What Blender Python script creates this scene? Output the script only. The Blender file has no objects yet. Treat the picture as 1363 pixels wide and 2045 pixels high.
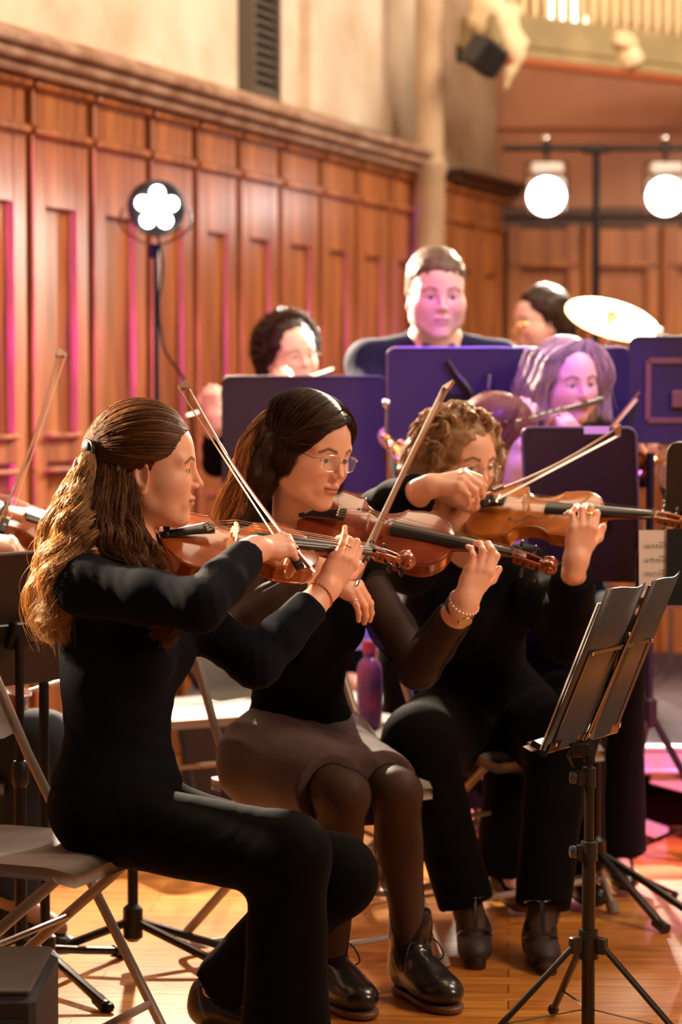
import bpy, math, random
import numpy as np
from mathutils import Vector, Matrix, Euler
random.seed(7); rng = np.random.default_rng(7)
sc = bpy.context.scene
COL = sc.collection
F = 85.0/36.0*2045.0                      # focal length in pixels
CAMZ = 1.35; PITCH = math.radians(2.638)
# ---------------- camera
cam_d = bpy.data.cameras.new('camera'); cam = bpy.data.objects.new('camera', cam_d); COL.objects.link(cam)
cam_d.sensor_fit = 'VERTICAL'; cam_d.sensor_height = 36.0; cam_d.sensor_width = 24.0; cam_d.lens = 85.0
cam.location = (0, 0, CAMZ); cam.rotation_euler = (math.pi/2-PITCH, 0, 0)
cam_d.clip_start = .05; cam_d.clip_end = 60
cam_d.dof.use_dof = True; cam_d.dof.focus_distance = 5.0; cam_d.dof.aperture_fstop = 2.8
sc.camera = cam
# ---------------- exposure
sc.view_settings.view_transform = 'Standard'; sc.view_settings.look = 'None'
sc.view_settings.gamma = 1.0; sc.view_settings.exposure = 0.0
try: sc.view_settings.use_curve_mapping = False
except Exception: pass
# ---------------- world
w = bpy.data.worlds.new('world'); sc.world = w; w.use_nodes = True
w.node_tree.nodes['Background'].inputs[0].default_value = (1.0, .66, .42, 1)
w.node_tree.nodes['Background'].inputs[1].default_value = .13
# ---------------- lights
def look(o, tgt):
    d = Vector(tgt)-o.location; o.rotation_euler = d.to_track_quat('-Z', 'Y').to_euler()
def area(name, loc, tgt, size, power, color, sy=None):
    l = bpy.data.lights.new(name, 'AREA'); l.size = size; l.energy = power; l.color = color
    if sy: l.shape = 'RECTANGLE'; l.size_y = sy
    o = bpy.data.objects.new(name, l); COL.objects.link(o); o.location = loc; look(o, tgt); return o
def spot(name, loc, tgt, power, color, angle=40, blend=.6, r=.06):
    l = bpy.data.lights.new(name, 'SPOT'); l.energy = power; l.color = color; l.spot_size = math.radians(angle)
    l.spot_blend = blend; l.shadow_soft_size = r
    o = bpy.data.objects.new(name, l); COL.objects.link(o); o.location = loc; look(o, tgt); return o
area('hall_light_key', (3.7, 3.4, 3.5), (-.1, 5.1, 1.0), 1.1, 138, (1.0, .60, .40))
area('high_fill', (-.2, 7.6, 5.6), (.0, 8.8, .8), 3.0, 125, (1.0, .70, .44))  # added overhead fill to brighten the wall, no lamp seen here
area('wall_fill', (2.6, 6.6, 4.6), (-.7, 9.4, 2.2), 1.4, 150, (1.0, .76, .54))  # added fill aimed at the panelled wall, kept off the front row
area('gallery_fill', (3.4, 9.6, 5.0), (.8, 12.0, 3.9), 1.6, 170, (1.0, .84, .64))  # added fill near the ceiling for gallery and plaster, not at the window
spot('stage_spot_gold', (-1.95, 5.45, 1.95), (-.45, 4.88, 1.16), 1150, (1.0, .76, .50), 26, .7, .06)
spot('stage_spot_left', (-.62, 8.22, 2.16), (.2, 5.6, 1.0), 1050, (1.0, .80, .60), 92, .7, .04)
spot('cymbal_rim_fill', (1.95, 11.1, 3.60), (.6, 7.2, 1.0), 2600, (1.0, .84, .62), 56, .7, .22)  # unseen spot added out of frame for the cymbal highlight and shoulder rims
spot('stage_spot_back', (.95, 10.9, 2.25), (.25, 7.0, 1.1), 1500, (1.0, .84, .68), 60, .6, .08)
spot('stage_spot_magenta', (-.9, 4.4, 4.1), (.30, 7.6, 1.62), 340, (1.0, .26, .50), 30, .7, .06)
spot('stage_spot_violet', (.3, 4.0, 4.3), (.45, 7.1, 1.02), 1000, (.20, .07, 1.0), 19, .6, .06)
spot('stage_spot_wall_pink', (-2.15, 4.4, 1.2), (-1.31, 7.65, 1.25), 2600, (.46, .05, 1.0), 13, .4, .03)
spot('stage_spot_wall_pink_high', (-2.15, 4.4, 1.9), (-1.31, 7.65, 1.85), 2600, (.46, .05, 1.0), 13, .4, .03)
spot('stage_spot_pink_floor', (2.9, 4.6, 2.2), (1.2, 7.2, .08), 1700, (1.0, .22, .50), 24, .5, .06)

# ---------------- pixel <-> world
_cp, _sp = math.cos(PITCH), math.sin(PITCH)
def P(px, py, Y):
    u = (px-681.5)/F; v = (1022.5-py)/F
    d = Vector((u, _cp+v*_sp, -_sp+v*_cp)); t = Y/d.y
    return Vector((d.x*t, Y, CAMZ+d.z*t))
def V(*a): return Vector(a)

# ---------------- materials
MATS = {}; SC = []
def mat(name, col=(.5, .5, .5), rough=.5, metal=0., bump=0., bscale=40., var=0., vscale=6., attr=False, emit=None, estr=1.,
        alpha=1., sheen=0., coat=0., trans=0., sss=0., stretch=(1, 1, 1), spec=.5, col2=None):
    if name in MATS: return MATS[name]
    m = bpy.data.materials.new(name); m.use_nodes = True; nt = m.node_tree; N = nt.nodes; L = nt.links
    b = N['Principled BSDF']; I = b.inputs
    I['Base Color'].default_value = (*col, 1); I['Roughness'].default_value = rough; I['Metallic'].default_value = metal
    I['Specular IOR Level'].default_value = spec
    if emit: I['Emission Color'].default_value = (*emit, 1); I['Emission Strength'].default_value = estr
    if alpha < 1: I['Alpha'].default_value = alpha
    if sheen: I['Sheen Weight'].default_value = sheen; I['Sheen Roughness'].default_value = .5
    if coat: I['Coat Weight'].default_value = coat; I['Coat Roughness'].default_value = .08
    if trans: I['Transmission Weight'].default_value = trans
    if sss: I['Subsurface Weight'].default_value = sss; I['Subsurface Radius'].default_value = (.012, .004, .002); I['Subsurface Scale'].default_value = 1.
    src = None
    if attr:
        a = N.new('ShaderNodeAttribute'); a.attribute_name = 'col'; src = a.outputs['Color']
    if var or bump:
        tc = N.new('ShaderNodeTexCoord'); mp = N.new('ShaderNodeMapping'); mp.inputs['Scale'].default_value = stretch
        L.new(tc.outputs['Object'], mp.inputs['Vector'])
    if var:
        n = N.new('ShaderNodeTexNoise'); n.inputs['Scale'].default_value = vscale; n.inputs['Detail'].default_value = 6
        L.new(mp.outputs[0], n.inputs['Vector'])
        r = N.new('ShaderNodeValToRGB'); c2 = col2 or tuple(c*(1-var) for c in col)
        r.color_ramp.elements[0].position = .32; r.color_ramp.elements[1].position = .68
        if src is None:
            r.color_ramp.elements[0].color = (*c2, 1); r.color_ramp.elements[1].color = (*col, 1); src = r.outputs[0]
        else:
            r.color_ramp.elements[0].color = (1-var, 1-var, 1-var, 1); r.color_ramp.elements[1].color = (1, 1, 1, 1)
            x = N.new('ShaderNodeMix'); x.data_type = 'RGBA'; x.blend_type = 'MULTIPLY'; x.inputs[0].default_value = 1
            L.new(src, x.inputs[6]); L.new(r.outputs[0], x.inputs[7]); src = x.outputs[2]
        L.new(n.outputs[0], r.inputs[0])
    if src is not None: L.new(src, I['Base Color'])
    if bump:
        n2 = N.new('ShaderNodeTexNoise'); n2.inputs['Scale'].default_value = bscale; n2.inputs['Detail'].default_value = 5
        L.new(mp.outputs[0], n2.inputs['Vector'])
        bp = N.new('ShaderNodeBump'); bp.inputs['Strength'].default_value = bump; bp.inputs['Distance'].default_value = .01
        L.new(n2.outputs[0], bp.inputs['Height']); L.new(bp.outputs[0], I['Normal'])
    MATS[name] = m; return m

# ---------------- object helpers
def tag(o, label=None, cat=None, group=None, kind=None):
    if label: o['label'] = label
    if cat: o['category'] = cat
    if group: o['group'] = group
    if kind: o['kind'] = kind
    return o
def empty(name, loc, label=None, cat=None, group=None):
    o = bpy.data.objects.new(name, None); COL.objects.link(o); o.location = loc; o.empty_display_size = .05
    return tag(o, label, cat, group)
def origin_of(parent):
    v = Vector((0, 0, 0))
    while parent is not None: v += parent.location; parent = parent.parent
    return v
def link(name, verts, faces, m, parent=None, loc=None, smooth=True, cols=None):
    """verts in world coordinates (parents carry a translation only)"""
    verts = np.asarray(verts, dtype=np.float64).reshape(-1, 3)
    if cols is None and m.name.endswith('_hair'):
        cols = SC if len(SC) == len(verts) else np.repeat((.62+.30*wob(verts, 130, 4))[:, None], 3, 1)
    po = origin_of(parent)
    L = Vector(loc) if loc is not None else (Vector((0, 0, 0)) if parent is not None else Vector(verts.mean(0)))
    base = po if parent is not None else L
    me = bpy.data.meshes.new(name)
    vv = verts-np.array(base)
    if isinstance(faces, np.ndarray):
        n, k = faces.shape
        me.vertices.add(len(vv)); me.vertices.foreach_set('co', vv.astype(np.float32).ravel())
        me.loops.add(n*k); me.loops.foreach_set('vertex_index', faces.astype(np.int32).ravel())
        me.polygons.add(n); me.polygons.foreach_set('loop_start', np.arange(0, n*k, k, dtype=np.int32))
        me.polygons.foreach_set('loop_total', np.full(n, k, dtype=np.int32)); me.update(calc_edges=True)
    else:
        me.from_pydata([tuple(v) for v in vv], [], [tuple(int(i) for i in f) for f in faces]); me.update()
    if smooth: me.polygons.foreach_set('use_smooth', [True]*len(me.polygons))
    if cols is not None:
        a = me.color_attributes.new('col', 'FLOAT_COLOR', 'POINT')
        c = np.ones((len(vv), 4), dtype=np.float32); c[:, :3] = cols; a.data.foreach_set('color', c.ravel())
    me.materials.append(m)
    o = bpy.data.objects.new(name, me); COL.objects.link(o)
    if parent is not None: o.parent = parent
    else: o.location = L
    return o

class MB:
    """collects simple shapes into one mesh"""
    def __init__(s): s.v = []; s.f = []; s.n = 0; s.M = None
    def add(s, v, f):
        v = [Vector(p) for p in v]
        if s.M is not None: v = [s.M @ p for p in v]
        s.v += [tuple(p) for p in v]; s.f += [tuple(i+s.n for i in q) for q in f]; s.n += len(v)
    def box(s, c, d, R=None, bev=0.):
        x, y, z = [a/2 for a in d]; c = Vector(c)
        if bev <= 0:
            v = [(i*x, j*y, k*z) for i in (-1, 1) for j in (-1, 1) for k in (-1, 1)]
            f = [(0, 1, 3, 2), (4, 6, 7, 5), (0, 4, 5, 1), (2, 3, 7, 6), (0, 2, 6, 4), (1, 5, 7, 3)]
        else:
            b = min(bev, x*.9, y*.9, z*.9); prof = [(-z, b), (-z+b, 0), (z-b, 0), (z, b)]; v = []; f = []
            for zz, ins in prof:
                X = x-ins; Y = y-ins; q = b
                v += [(X-q, -Y, zz), (X, -Y+q, zz), (X, Y-q, zz), (X-q, Y, zz), (-X+q, Y, zz), (-X, Y-q, zz), (-X, -Y+q, zz), (-X+q, -Y, zz)]
            for r in range(3):
                for i in range(8): f.append((r*8+i, r*8+(i+1) % 8, r*8+8+(i+1) % 8, r*8+8+i))
            f.append(tuple(range(7, -1, -1))); f.append(tuple(range(24, 32)))
        v = [Vector(p) for p in v]
        if R is not None: v = [R @ p for p in v]
        s.add([p+c for p in v], f)
    def tube(s, pts, r, n=8, caps=True, flat=None):
        pts = [Vector(p) for p in pts]; m = len(pts); rr = r if isinstance(r, (list, tuple)) else [r]*m
        T = []
        for i in range(m):
            t = (pts[min(i+1, m-1)]-pts[max(i-1, 0)]); T.append(t.normalized() if t.length > 1e-9 else Vector((0, 0, 1)))
        up = Vector((0, 0, 1)) if abs(T[0].z) < .9 else Vector((1, 0, 0))
        a = T[0].cross(up).normalized(); v = []; f = []
        for i in range(m):
            a = (a-T[i]*a.dot(T[i])).normalized(); b = T[i].cross(a)
            for j in range(n):
                th = 2*math.pi*j/n; v.append(pts[i]+(a*math.cos(th)+b*math.sin(th)*(flat or 1))*rr[i])
        for i in range(m-1):
            for j in range(n): f.append((i*n+j, i*n+(j+1) % n, (i+1)*n+(j+1) % n, (i+1)*n+j))
        if caps: f.append(tuple(range(n-1, -1, -1))); f.append(tuple(range((m-1)*n, m*n)))
        s.add(v, f)
    def lathe(s, prof, c, axis=(0, 0, 1), n=24):
        c = Vector(c); ax = Vector(axis).normalized(); up = Vector((0, 0, 1)) if abs(ax.z) < .9 else Vector((1, 0, 0))
        a = ax.cross(up).normalized(); b = ax.cross(a); v = []; f = []
        for r, h in prof:
            for j in range(n):
                th = 2*math.pi*j/n; v.append(c+ax*h+(a*math.cos(th)+b*math.sin(th))*max(r, 1e-5))
        for i in range(len(prof)-1):
            for j in range(n): f.append((i*n+j, i*n+(j+1) % n, (i+1)*n+(j+1) % n, (i+1)*n+j))
        f.append(tuple(range(n-1, -1, -1))); f.append(tuple(range((len(prof)-1)*n, len(prof)*n)))
        s.add(v, f)
    def prism(s, poly, ax_o, ex, ey, ez, h):
        """poly (x,y) list in plane ex,ey at ax_o, extruded h along ez"""
        o = Vector(ax_o); n = len(poly)
        v = [o+ex*x+ey*y for x, y in poly]+[o+ex*x+ey*y+ez*h for x, y in poly]
        f = [tuple(range(n-1, -1, -1)), tuple(range(n, 2*n))]+[(i, (i+1) % n, n+(i+1) % n, n+i) for i in range(n)]
        s.add(v, f)
    def ball(s, c, r, n=12, sc3=(1, 1, 1)):
        c = Vector(c); v = []; f = []; m = max(4, n//2)
        for i in range(m+1):
            ph = math.pi*i/m
            for j in range(n):
                th = 2*math.pi*j/n
                v.append(c+Vector((math.sin(ph)*math.cos(th)*sc3[0], math.sin(ph)*math.sin(th)*sc3[1], math.cos(ph)*sc3[2]))*r)
        for i in range(m):
            for j in range(n): f.append((i*n+j, (i+1)*n+j, (i+1)*n+(j+1) % n, i*n+(j+1) % n))
        s.add(v, f)
    def build(s, name, m, parent=None, loc=None, smooth=True, ang=True):
        o = link(name, s.v, s.f, m, parent, loc, smooth)
        if smooth and ang:
            try: o.data.set_sharp_from_angle(angle=math.radians(38))
            except Exception: pass
        return o
def catmull(pts, n):
    pts = [Vector(p) for p in pts]; m = len(pts); out = []
    for k in range(n):
        t = k/(n-1)*(m-1); i = min(int(t), m-2); u = t-i
        p0, p1, p2, p3 = pts[max(i-1, 0)], pts[i], pts[i+1], pts[min(i+2, m-1)]
        out.append(.5*((2*p1)+(p2-p0)*u+(2*p0-5*p1+4*p2-p3)*u*u+(3*p1-p0-3*p2+p3)*u**3))
    return out
def frame(x, z):
    """orthonormal 3x3 with columns x, y, z ; x exact, z approximate"""
    x = Vector(x).normalized(); y = Vector(z).cross(x).normalized(); z = x.cross(y)
    return Matrix((x, y, z)).transposed()
# ---------------- implicit surfaces -> meshes (surface nets)
class SDF:
    def __init__(s): s.p = []
    def cap(s, a, b, ra, rb=None, k=.02, flat=False, mode='u'):
        rb = ra if rb is None else rb; a = np.array(a, float); b = np.array(b, float); R = max(ra, rb)
        s.p.append(('c', (a, b, ra, rb, flat), k, mode, np.minimum(a, b)-R, np.maximum(a, b)+R)); return s
    def chain(s, pts, rs, k=.02, flat=False):
        for i in range(len(pts)-1): s.cap(pts[i], pts[i+1], rs[i], rs[i+1], k, flat and i == len(pts)-2)
        return s
    def ell(s, c, r, R=None, k=.02, mode='u'):
        c = np.array(c, float); r = np.array(r, float); R = np.eye(3) if R is None else np.array(R, float)
        m = r.max(); s.p.append(('e', (c, r, R), k, mode, c-m, c+m)); return s
    def plane(s, c, n, lo, hi, k=.004):
        """cuts away everything on the side n points to, inside box lo..hi"""
        s.p.append(('p', (np.array(c, float), np.array(n, float)), k, 's', np.array(lo, float), np.array(hi, float))); return s
    def bounds(s, pad=.03):
        u = [q for q in s.p if q[3] == 'u']
        return np.min([q[4] for q in u], 0)-pad, np.max([q[5] for q in u], 0)+pad
    def grid(s, lo, hi, h, fold=None):
        lo = np.array(lo, float); n = np.ceil((np.array(hi)-lo)/h).astype(int)+1
        ax = [(lo[i]+h*np.arange(n[i])).astype(np.float32) for i in range(3)]
        D = np.full(n, .08, np.float32)
        for kind, q, k, mode, a, b in s.p:
            pad = k+2*h+(.01 if kind != 'p' else 0)
            i0 = np.clip(np.floor((a-pad-lo)/h).astype(int), 0, n); i1 = np.clip(np.ceil((b+pad-lo)/h).astype(int)+1, 0, n)
            if (i1 <= i0).any(): continue
            X = ax[0][i0[0]:i1[0], None, None]; Y = ax[1][None, i0[1]:i1[1], None]; Z = ax[2][None, None, i0[2]:i1[2]]
            sl = tuple(slice(i0[j], i1[j]) for j in range(3))
            if kind == 'c':
                A, B, ra, rb, fl = q; ab = (B-A).astype(np.float32); L2 = float(ab@ab)+1e-12
                x, y, z = X-np.float32(A[0]), Y-np.float32(A[1]), Z-np.float32(A[2])
                t0 = (x*ab[0]+y*ab[1]+z*ab[2])/np.float32(L2); t = np.clip(t0, 0, 1)
                d = np.sqrt((x-t*ab[0])**2+(y-t*ab[1])**2+(z-t*ab[2])**2)-(ra+(rb-ra)*t)
                if fl: d = np.maximum(d, (t0-1)*np.float32(math.sqrt(L2)))
            elif kind == 'e':
                C, r, R = q; x, y, z = X-np.float32(C[0]), Y-np.float32(C[1]), Z-np.float32(C[2])
                l = [(x*np.float32(R[0, i])+y*np.float32(R[1, i])+z*np.float32(R[2, i]))/np.float32(r[i]) for i in range(3)]
                k0 = np.sqrt(l[0]**2+l[1]**2+l[2]**2)
                k1 = np.sqrt((l[0]/r[0])**2+(l[1]/r[1])**2+(l[2]/r[2])**2)+1e-9; d = k0*(k0-1)/k1
            else:
                C, nn = q; d = -((X-C[0])*nn[0]+(Y-C[1])*nn[1]+(Z-C[2])*nn[2])+np.zeros((1, 1, 1), np.float32)
            o = D[sl]
            if mode == 'u':
                hh = np.maximum(k-np.abs(o-d), 0)/max(k, 1e-6); D[sl] = np.minimum(o, d)-hh*hh*k*.25
            else:
                d = -d; hh = np.maximum(k-np.abs(o-d), 0)/max(k, 1e-6); D[sl] = np.maximum(o, d)+hh*hh*k*.25
        if fold is not None:
            I = np.nonzero(np.abs(D) < .03); Pn = np.stack([ax[0][I[0]], ax[1][I[1]], ax[2][I[2]]], 1)
            D[I] += fold(Pn).astype(np.float32)
        return D, lo
    def mesh(s, h=.006, lo=None, hi=None, fold=None, smooth=2):
        L, H = s.bounds()
        if lo is not None: L = np.maximum(L, lo)
        if hi is not None: H = np.minimum(H, hi)
        D, L = s.grid(L, H, h, fold); return snets(D, L, h, smooth)
def snets(D, lo, h, smooth=2):
    S = D < 0; nx, ny, nz = D.shape
    c = np.zeros((nx-1, ny-1, nz-1), np.int8); offs = [(i, j, k) for i in (0, 1) for j in (0, 1) for k in (0, 1)]
    for i, j, k in offs: c += S[i:nx-1+i, j:ny-1+j, k:nz-1+k]
    I = np.nonzero((c > 0) & (c < 8)); idx = np.stack(I, 1)
    vid = np.full(c.shape, -1, np.int64); vid[I] = np.arange(len(idx))
    acc = np.zeros((len(idx), 3)); cnt = np.zeros(len(idx))
    for a in range(3):
        o1, o2 = [q for q in range(3) if q != a]
        for u in (0, 1):
            for v in (0, 1):
                p = [0, 0, 0]; p[o1] = u; p[o2] = v; q = list(p); q[a] = 1
                v0 = D[idx[:, 0]+p[0], idx[:, 1]+p[1], idx[:, 2]+p[2]]; v1 = D[idx[:, 0]+q[0], idx[:, 1]+q[1], idx[:, 2]+q[2]]
                m = (v0 < 0) != (v1 < 0); t = np.where(m, v0/np.where(m, v0-v1, 1), 0)
                pos = np.zeros((len(idx), 3)); pos[:, o1] = u; pos[:, o2] = v; pos[:, a] = t
                acc += pos*m[:, None]; cnt += m
    vert = (idx+acc/np.maximum(cnt, 1)[:, None])*h+lo
    F_ = []
    for a in range(3):
        o1, o2 = (a+1) % 3, (a+2) % 3
        s0 = [slice(None)]*3; s1 = [slice(None)]*3; s0[a] = slice(0, -1); s1[a] = slice(1, None)
        E = S[tuple(s0)] != S[tuple(s1)]; I = np.stack(np.nonzero(E), 1)
        dims = np.array(c.shape); ok = (I[:, o1] >= 1) & (I[:, o2] >= 1) & (I[:, o1] < dims[o1]) & (I[:, o2] < dims[o2]) & (I[:, a] < dims[a])
        I = I[ok]; e1 = np.zeros(3, int); e1[o1] = 1; e2 = np.zeros(3, int); e2[o2] = 1
        g = lambda J: vid[J[:, 0], J[:, 1], J[:, 2]]
        q = np.stack([g(I-e1-e2), g(I-e2), g(I), g(I-e1)], 1)
        ins = S[I[:, 0], I[:, 1], I[:, 2]]; q[~ins] = q[~ins][:, ::-1]; F_.append(q)
    F_ = np.concatenate(F_); F_ = F_[(F_ >= 0).all(1)]
    for _ in range(smooth):
        a = np.concatenate([F_[:, 0], F_[:, 1], F_[:, 2], F_[:, 3]]); b = np.concatenate([F_[:, 1], F_[:, 2], F_[:, 3], F_[:, 0]])
        sm = np.stack([np.bincount(a, vert[b, i], len(vert))+np.bincount(b, vert[a, i], len(vert)) for i in range(3)], 1)
        cn = np.bincount(a, minlength=len(vert))+np.bincount(b, minlength=len(vert))
        ok = cn > 0; vert[ok] = vert[ok]*.4+.6*(sm[ok]/cn[ok, None])
    return vert, F_
def join(parts):
    v = []; f = []; n = 0
    for a, b in parts: v.append(a); f.append(b+n); n += len(a)
    return np.concatenate(v), np.concatenate(f)
_W = [(rng.normal(size=3), rng.uniform(0, 6.28)) for _ in range(40)]
def wob(p, freq, seed=0, n=5):
    o = np.zeros(len(p))
    for i in range(n):
        d, ph = _W[(seed*5+i) % 40]; d2, _ = _W[(seed*5+i+7) % 40]
        o += np.sin(p@d*freq+ph+1.3*np.sin(p@d2*freq*.6+ph*2))
    return o/n
def folds(base=.0012, freq=28, seed=0, loc=()):
    """loc: (centre, radius, direction, waves per metre, amplitude) local fold families"""
    def fn(p):
        o = base*wob(p, freq, seed)
        for c, r, d, fr, am in loc:
            q = p-np.array(c); w = np.exp(-(q**2).sum(1)/(r*r)); d = np.array(d)
            s = np.sin((q@d)*fr*6.283*.6+2.6*wob(p, 17, seed+2)); o += 1.5*am*w*(1.2*np.abs(s)**.6-.6)*(.6+.6*wob(p, 22, seed+3))
        return o
    return fn

# ---------------- hands
def hand(S, wr, xd, zd, side, curls, spread=(6, 1, -4, -10), thumb=((.62, .72, -.30), (.85, .35, -.35)), sc_=.92, k=.005):
    """side +1 right hand, -1 left hand; zd = direction of the back of the hand. returns joint positions"""
    R = frame(xd, zd); wr = Vector(wr); out = {}
    W = lambda x, y, z: wr+R @ Vector((x, side*y, z))*sc_
    mcp = [(.088, .027, .002), (.092, .009, .004), (.087, -.009, .002), (.078, -.026, -.002)]
    rad = [.0092, .0094, .0088, .0078]; Ls = [(.043, .025, .021), (.047, .029, .022), (.043, .027, .021), (.033, .020, .019)]
    S.cap(W(-.03, 0, 0), W(.012, .0, 0), .0245*sc_, .024*sc_, .01)
    for (x, y, z), r in zip(mcp, rad):
        S.cap(W(.008, y*.55, 0), W(x-.006, y, z-.005), .0165*sc_, (r+.0028)*sc_, .012)
    S.cap(W(.045, -.018, -.008), W(.075, -.02, -.008), .015*sc_, .012*sc_, .012)
    S.cap(W(.018, .014, -.008), W(.048, .031, -.012), .0165*sc_, .0135*sc_, .012)
    tips = []
    for i in range(4):
        p = Vector(mcp[i]); a = 0; r = rad[i]
        for j in range(3):
            a += math.radians(curls[i][j]); sp = math.radians(spread[i])
            d = Vector((math.cos(a)*math.cos(sp), math.sin(sp)*max(.2, math.cos(a)), -math.sin(a)))
            q = p+d*Ls[i][j]
            S.cap(W(*p), W(*q), r*(1-.07*j)*sc_, r*(1-.07*(j+1))*sc_, k if j else .009)
            if j == 0: out['pip%d' % i] = (W(*(p+d*Ls[i][0]*.6)), (W(*q)-W(*p)).normalized(), r*sc_)
            if j == 2: out['tip%d' % i] = (W(*q), (W(*q)-W(*p)).normalized(), r*.8*sc_, R @ Vector((math.sin(a), 0, math.cos(a))))
            p = q
    p = Vector((.045, .032, -.012)); r = .0115
    for j, (t, L) in enumerate(zip(thumb, (.036, .030))):
        d = Vector(t).normalized(); q = p+d*L; S.cap(W(*p), W(*q), r*sc_, (r-.0016)*sc_, .007); p = q; r -= .0014
    out['R'] = R; out['W'] = W; return out
REST = [(35, 40, 20)]*4

# ---------------- heads
def head_prims(S, M, s=1., male=False, jaw=1., nose=1.):
    """M maps head space (x forward, y left, z up, origin at mid head) to the world"""
    R3 = M.to_3x3(); Rn = np.array(R3)
    T = lambda x, y, z: M @ Vector((x*s, y*s, z*s))
    def ell(c, r, k=.02, mode='u', rot=None):
        RR = Rn if rot is None else Rn @ np.array(Euler(rot).to_matrix())
        S.ell(T(*c), [a*s for a in r], RR, k*s, mode)
    def cap(a, b, ra, rb=None, k=.02, mode='u'): S.cap(T(*a), T(*b), ra*s, (ra if rb is None else rb)*s, k*s, mode=mode)
    ell((-.012, 0, .038), (.094, .074, .082), .01)
    ell((.030, 0, .022), (.060, .062, .068), .03)            # forehead
    ell((.030, 0, -.038), (.056, .056*jaw, .066), .03)        # face
    for y in (-1, 1):
        cap((-.004, y*.056*jaw, -.038), (.010, y*.052*jaw, -.066), .012, .013, .03)
        cap((.010, y*.052*jaw, -.066), (.068, y*.014, -.100), .013, .012, .028)   # jaw line
        ell((.054, y*.036, -.028), (.028, .025, .026), .03); cap((.036, y*.050*jaw, -.030), (.040, y*.040*jaw, -.070), .016, .016, .03)  # cheek
        cap((.080, y*.014, .020), (.068, y*.048, .022), .010, .008, .016)   # brow
    ell((.076, 0, -.098), (.015, .018, .013), .016)           # chin
    ell((.075, 0, -.064), (.018, .027, .022), .018)           # muzzle
    cap((.002, 0, -.062), (.045, 0, -.088), .030, .018, .03)
    for y in (-1, 1): ell((.0925, y*.031, .000), (.012, .018, .012), .012, 's')
    cap((.084, 0, .016), (.105*(.5+.5*nose), 0, -.024), .0072, .0078, .012)
    ell((.107*(.5+.5*nose), 0, -.0275), (.0085, .0076, .0072), None or .006)
    for y in (-1, 1): ell((.096, y*.0105, -.031), (.0095, .0065, .0065), .005)
    for y in (-1, 1): ell((.1015, y*.0065, -.0385), (.004, .0032, .003), .003, 's')
    ell((.0935, 0, -.0565), (.0078, .0215, .0052), .005)       # lips
    ell((.0915, 0, -.0665), (.0082, .0185, .0062), .005)
    ell((.1005, 0, -.0612), (.0070, .0225, .0011), .0022, 's')
    for y in (-1, 1):
        ell((.0735, y*.031, .0), (.0146, .0148, .0146), .005)                                  # lids
        ell((.0885, y*.0315, -.0008), (.010, .0136, .0049), .0022, 's', (0, 0, 0))
        ell((-.010, y*.0735, -.012), (.0205, .0066, .0350), .005, 'u', (y*.14, -.20, y*.34))     # ear
        ell((-.005, y*.0800, -.009), (.0115, .0064, .0215), .004, 's', (y*.14, -.20, y*.34))
        ell((-.004, y*.0740, -.041), (.008, .0050, .009), .004)
        ell((.0015, y*.0735, -.013), (.0038, .005, .007), .003)
    return T
def head_cols(v, M, s=1., skin=(.80, .50, .37), lip=(.62, .25, .20), brow=(.13, .07, .045), mask=None):
    Mi = np.array(M.inverted()); q = (v@Mi[:3, :3].T+Mi[:3, 3])/s
    c = np.tile(np.array(skin), (len(v), 1)).astype(float)
    near = (np.abs(q) < .16).all(1)
    def blend(w, colr):
        nonlocal c
        w = (np.clip(w, 0, 1)*near)[:, None]; c = c*(1-w)+np.array(colr)*w
    ay = np.abs(q[:, 1])
    ch = np.exp(-(((q[:, 0]-.075)/.03)**2+((ay-.036)/.022)**2+((q[:, 2]+.028)/.022)**2)); blend(ch*.35, (.78, .33, .25))
    no = np.exp(-(((q[:, 0]-.11)/.012)**2+(q[:, 1]/.012)**2+((q[:, 2]+.03)/.012)**2)); blend(no*.35, (.80, .34, .25))
    sm = lambda v: np.clip(.5-v, 0, 1)
    li = (q[:, 0] > .078)*sm((np.sqrt((ay/.0230)**2+((q[:, 2]+.0612)/.0102)**2)-1)*6); blend(li*.85, lip)
    mo = (q[:, 0] > .084)*(ay < .021)*np.clip(1.4-np.abs(q[:, 2]+.0612)/.0012, 0, 1); blend(mo*.8, (.20, .06, .05))
    bz = .0205+.006*np.clip((ay-.012)/.02, 0, 1)-.010*np.clip((ay-.036)/.016, 0, 1)
    br = (q[:, 0] > .050)*(ay > .013)*(ay < .053)*np.clip(1.8-np.abs(q[:, 2]-bz)/.0026, 0, 1); blend(br*.85, brow)
    la = (q[:, 0] > .065)*(np.abs(ay-.0315) < .0150)*np.clip(1.6-np.abs(np.sqrt(((ay-.0315)/.0138)**2+((q[:, 2]+.0008)/.0048)**2)-1)*4, 0, 1)*(q[:, 2] > -.002); blend(la*.75, (.10, .05, .035))
    return c
def eyes(parent, M, s, iris=(.10, .13, .13), yaw=0.):
    for y in (-1, 1):
        c = M @ Vector((.0735*s, y*.031*s, .0)); R = M.to_3x3() @ Matrix.Rotation(yaw, 3, 'Z')
        v = []; f = []; cols = []; n = 24; m = 24
        for i in range(m+1):
            ph = math.pi*i/m*.6
            for j in range(n):
                th = 2*math.pi*j/n; d = Vector((math.cos(ph), math.sin(ph)*math.cos(th), math.sin(ph)*math.sin(th)))
                v.append(tuple(c+R @ d*.0130*s)); cols.append((.01, .01, .01) if ph < .2 else iris if ph < .5 else (.78, .72, .68))
        for i in range(m):
            for j in range(n): f.append((i*n+j, i*n+(j+1) % n, (i+1)*n+(j+1) % n, (i+1)*n+j))
        link('eye', v, f, mat('eye_mat', attr=True, rough=.12), parent, cols=cols)
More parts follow.
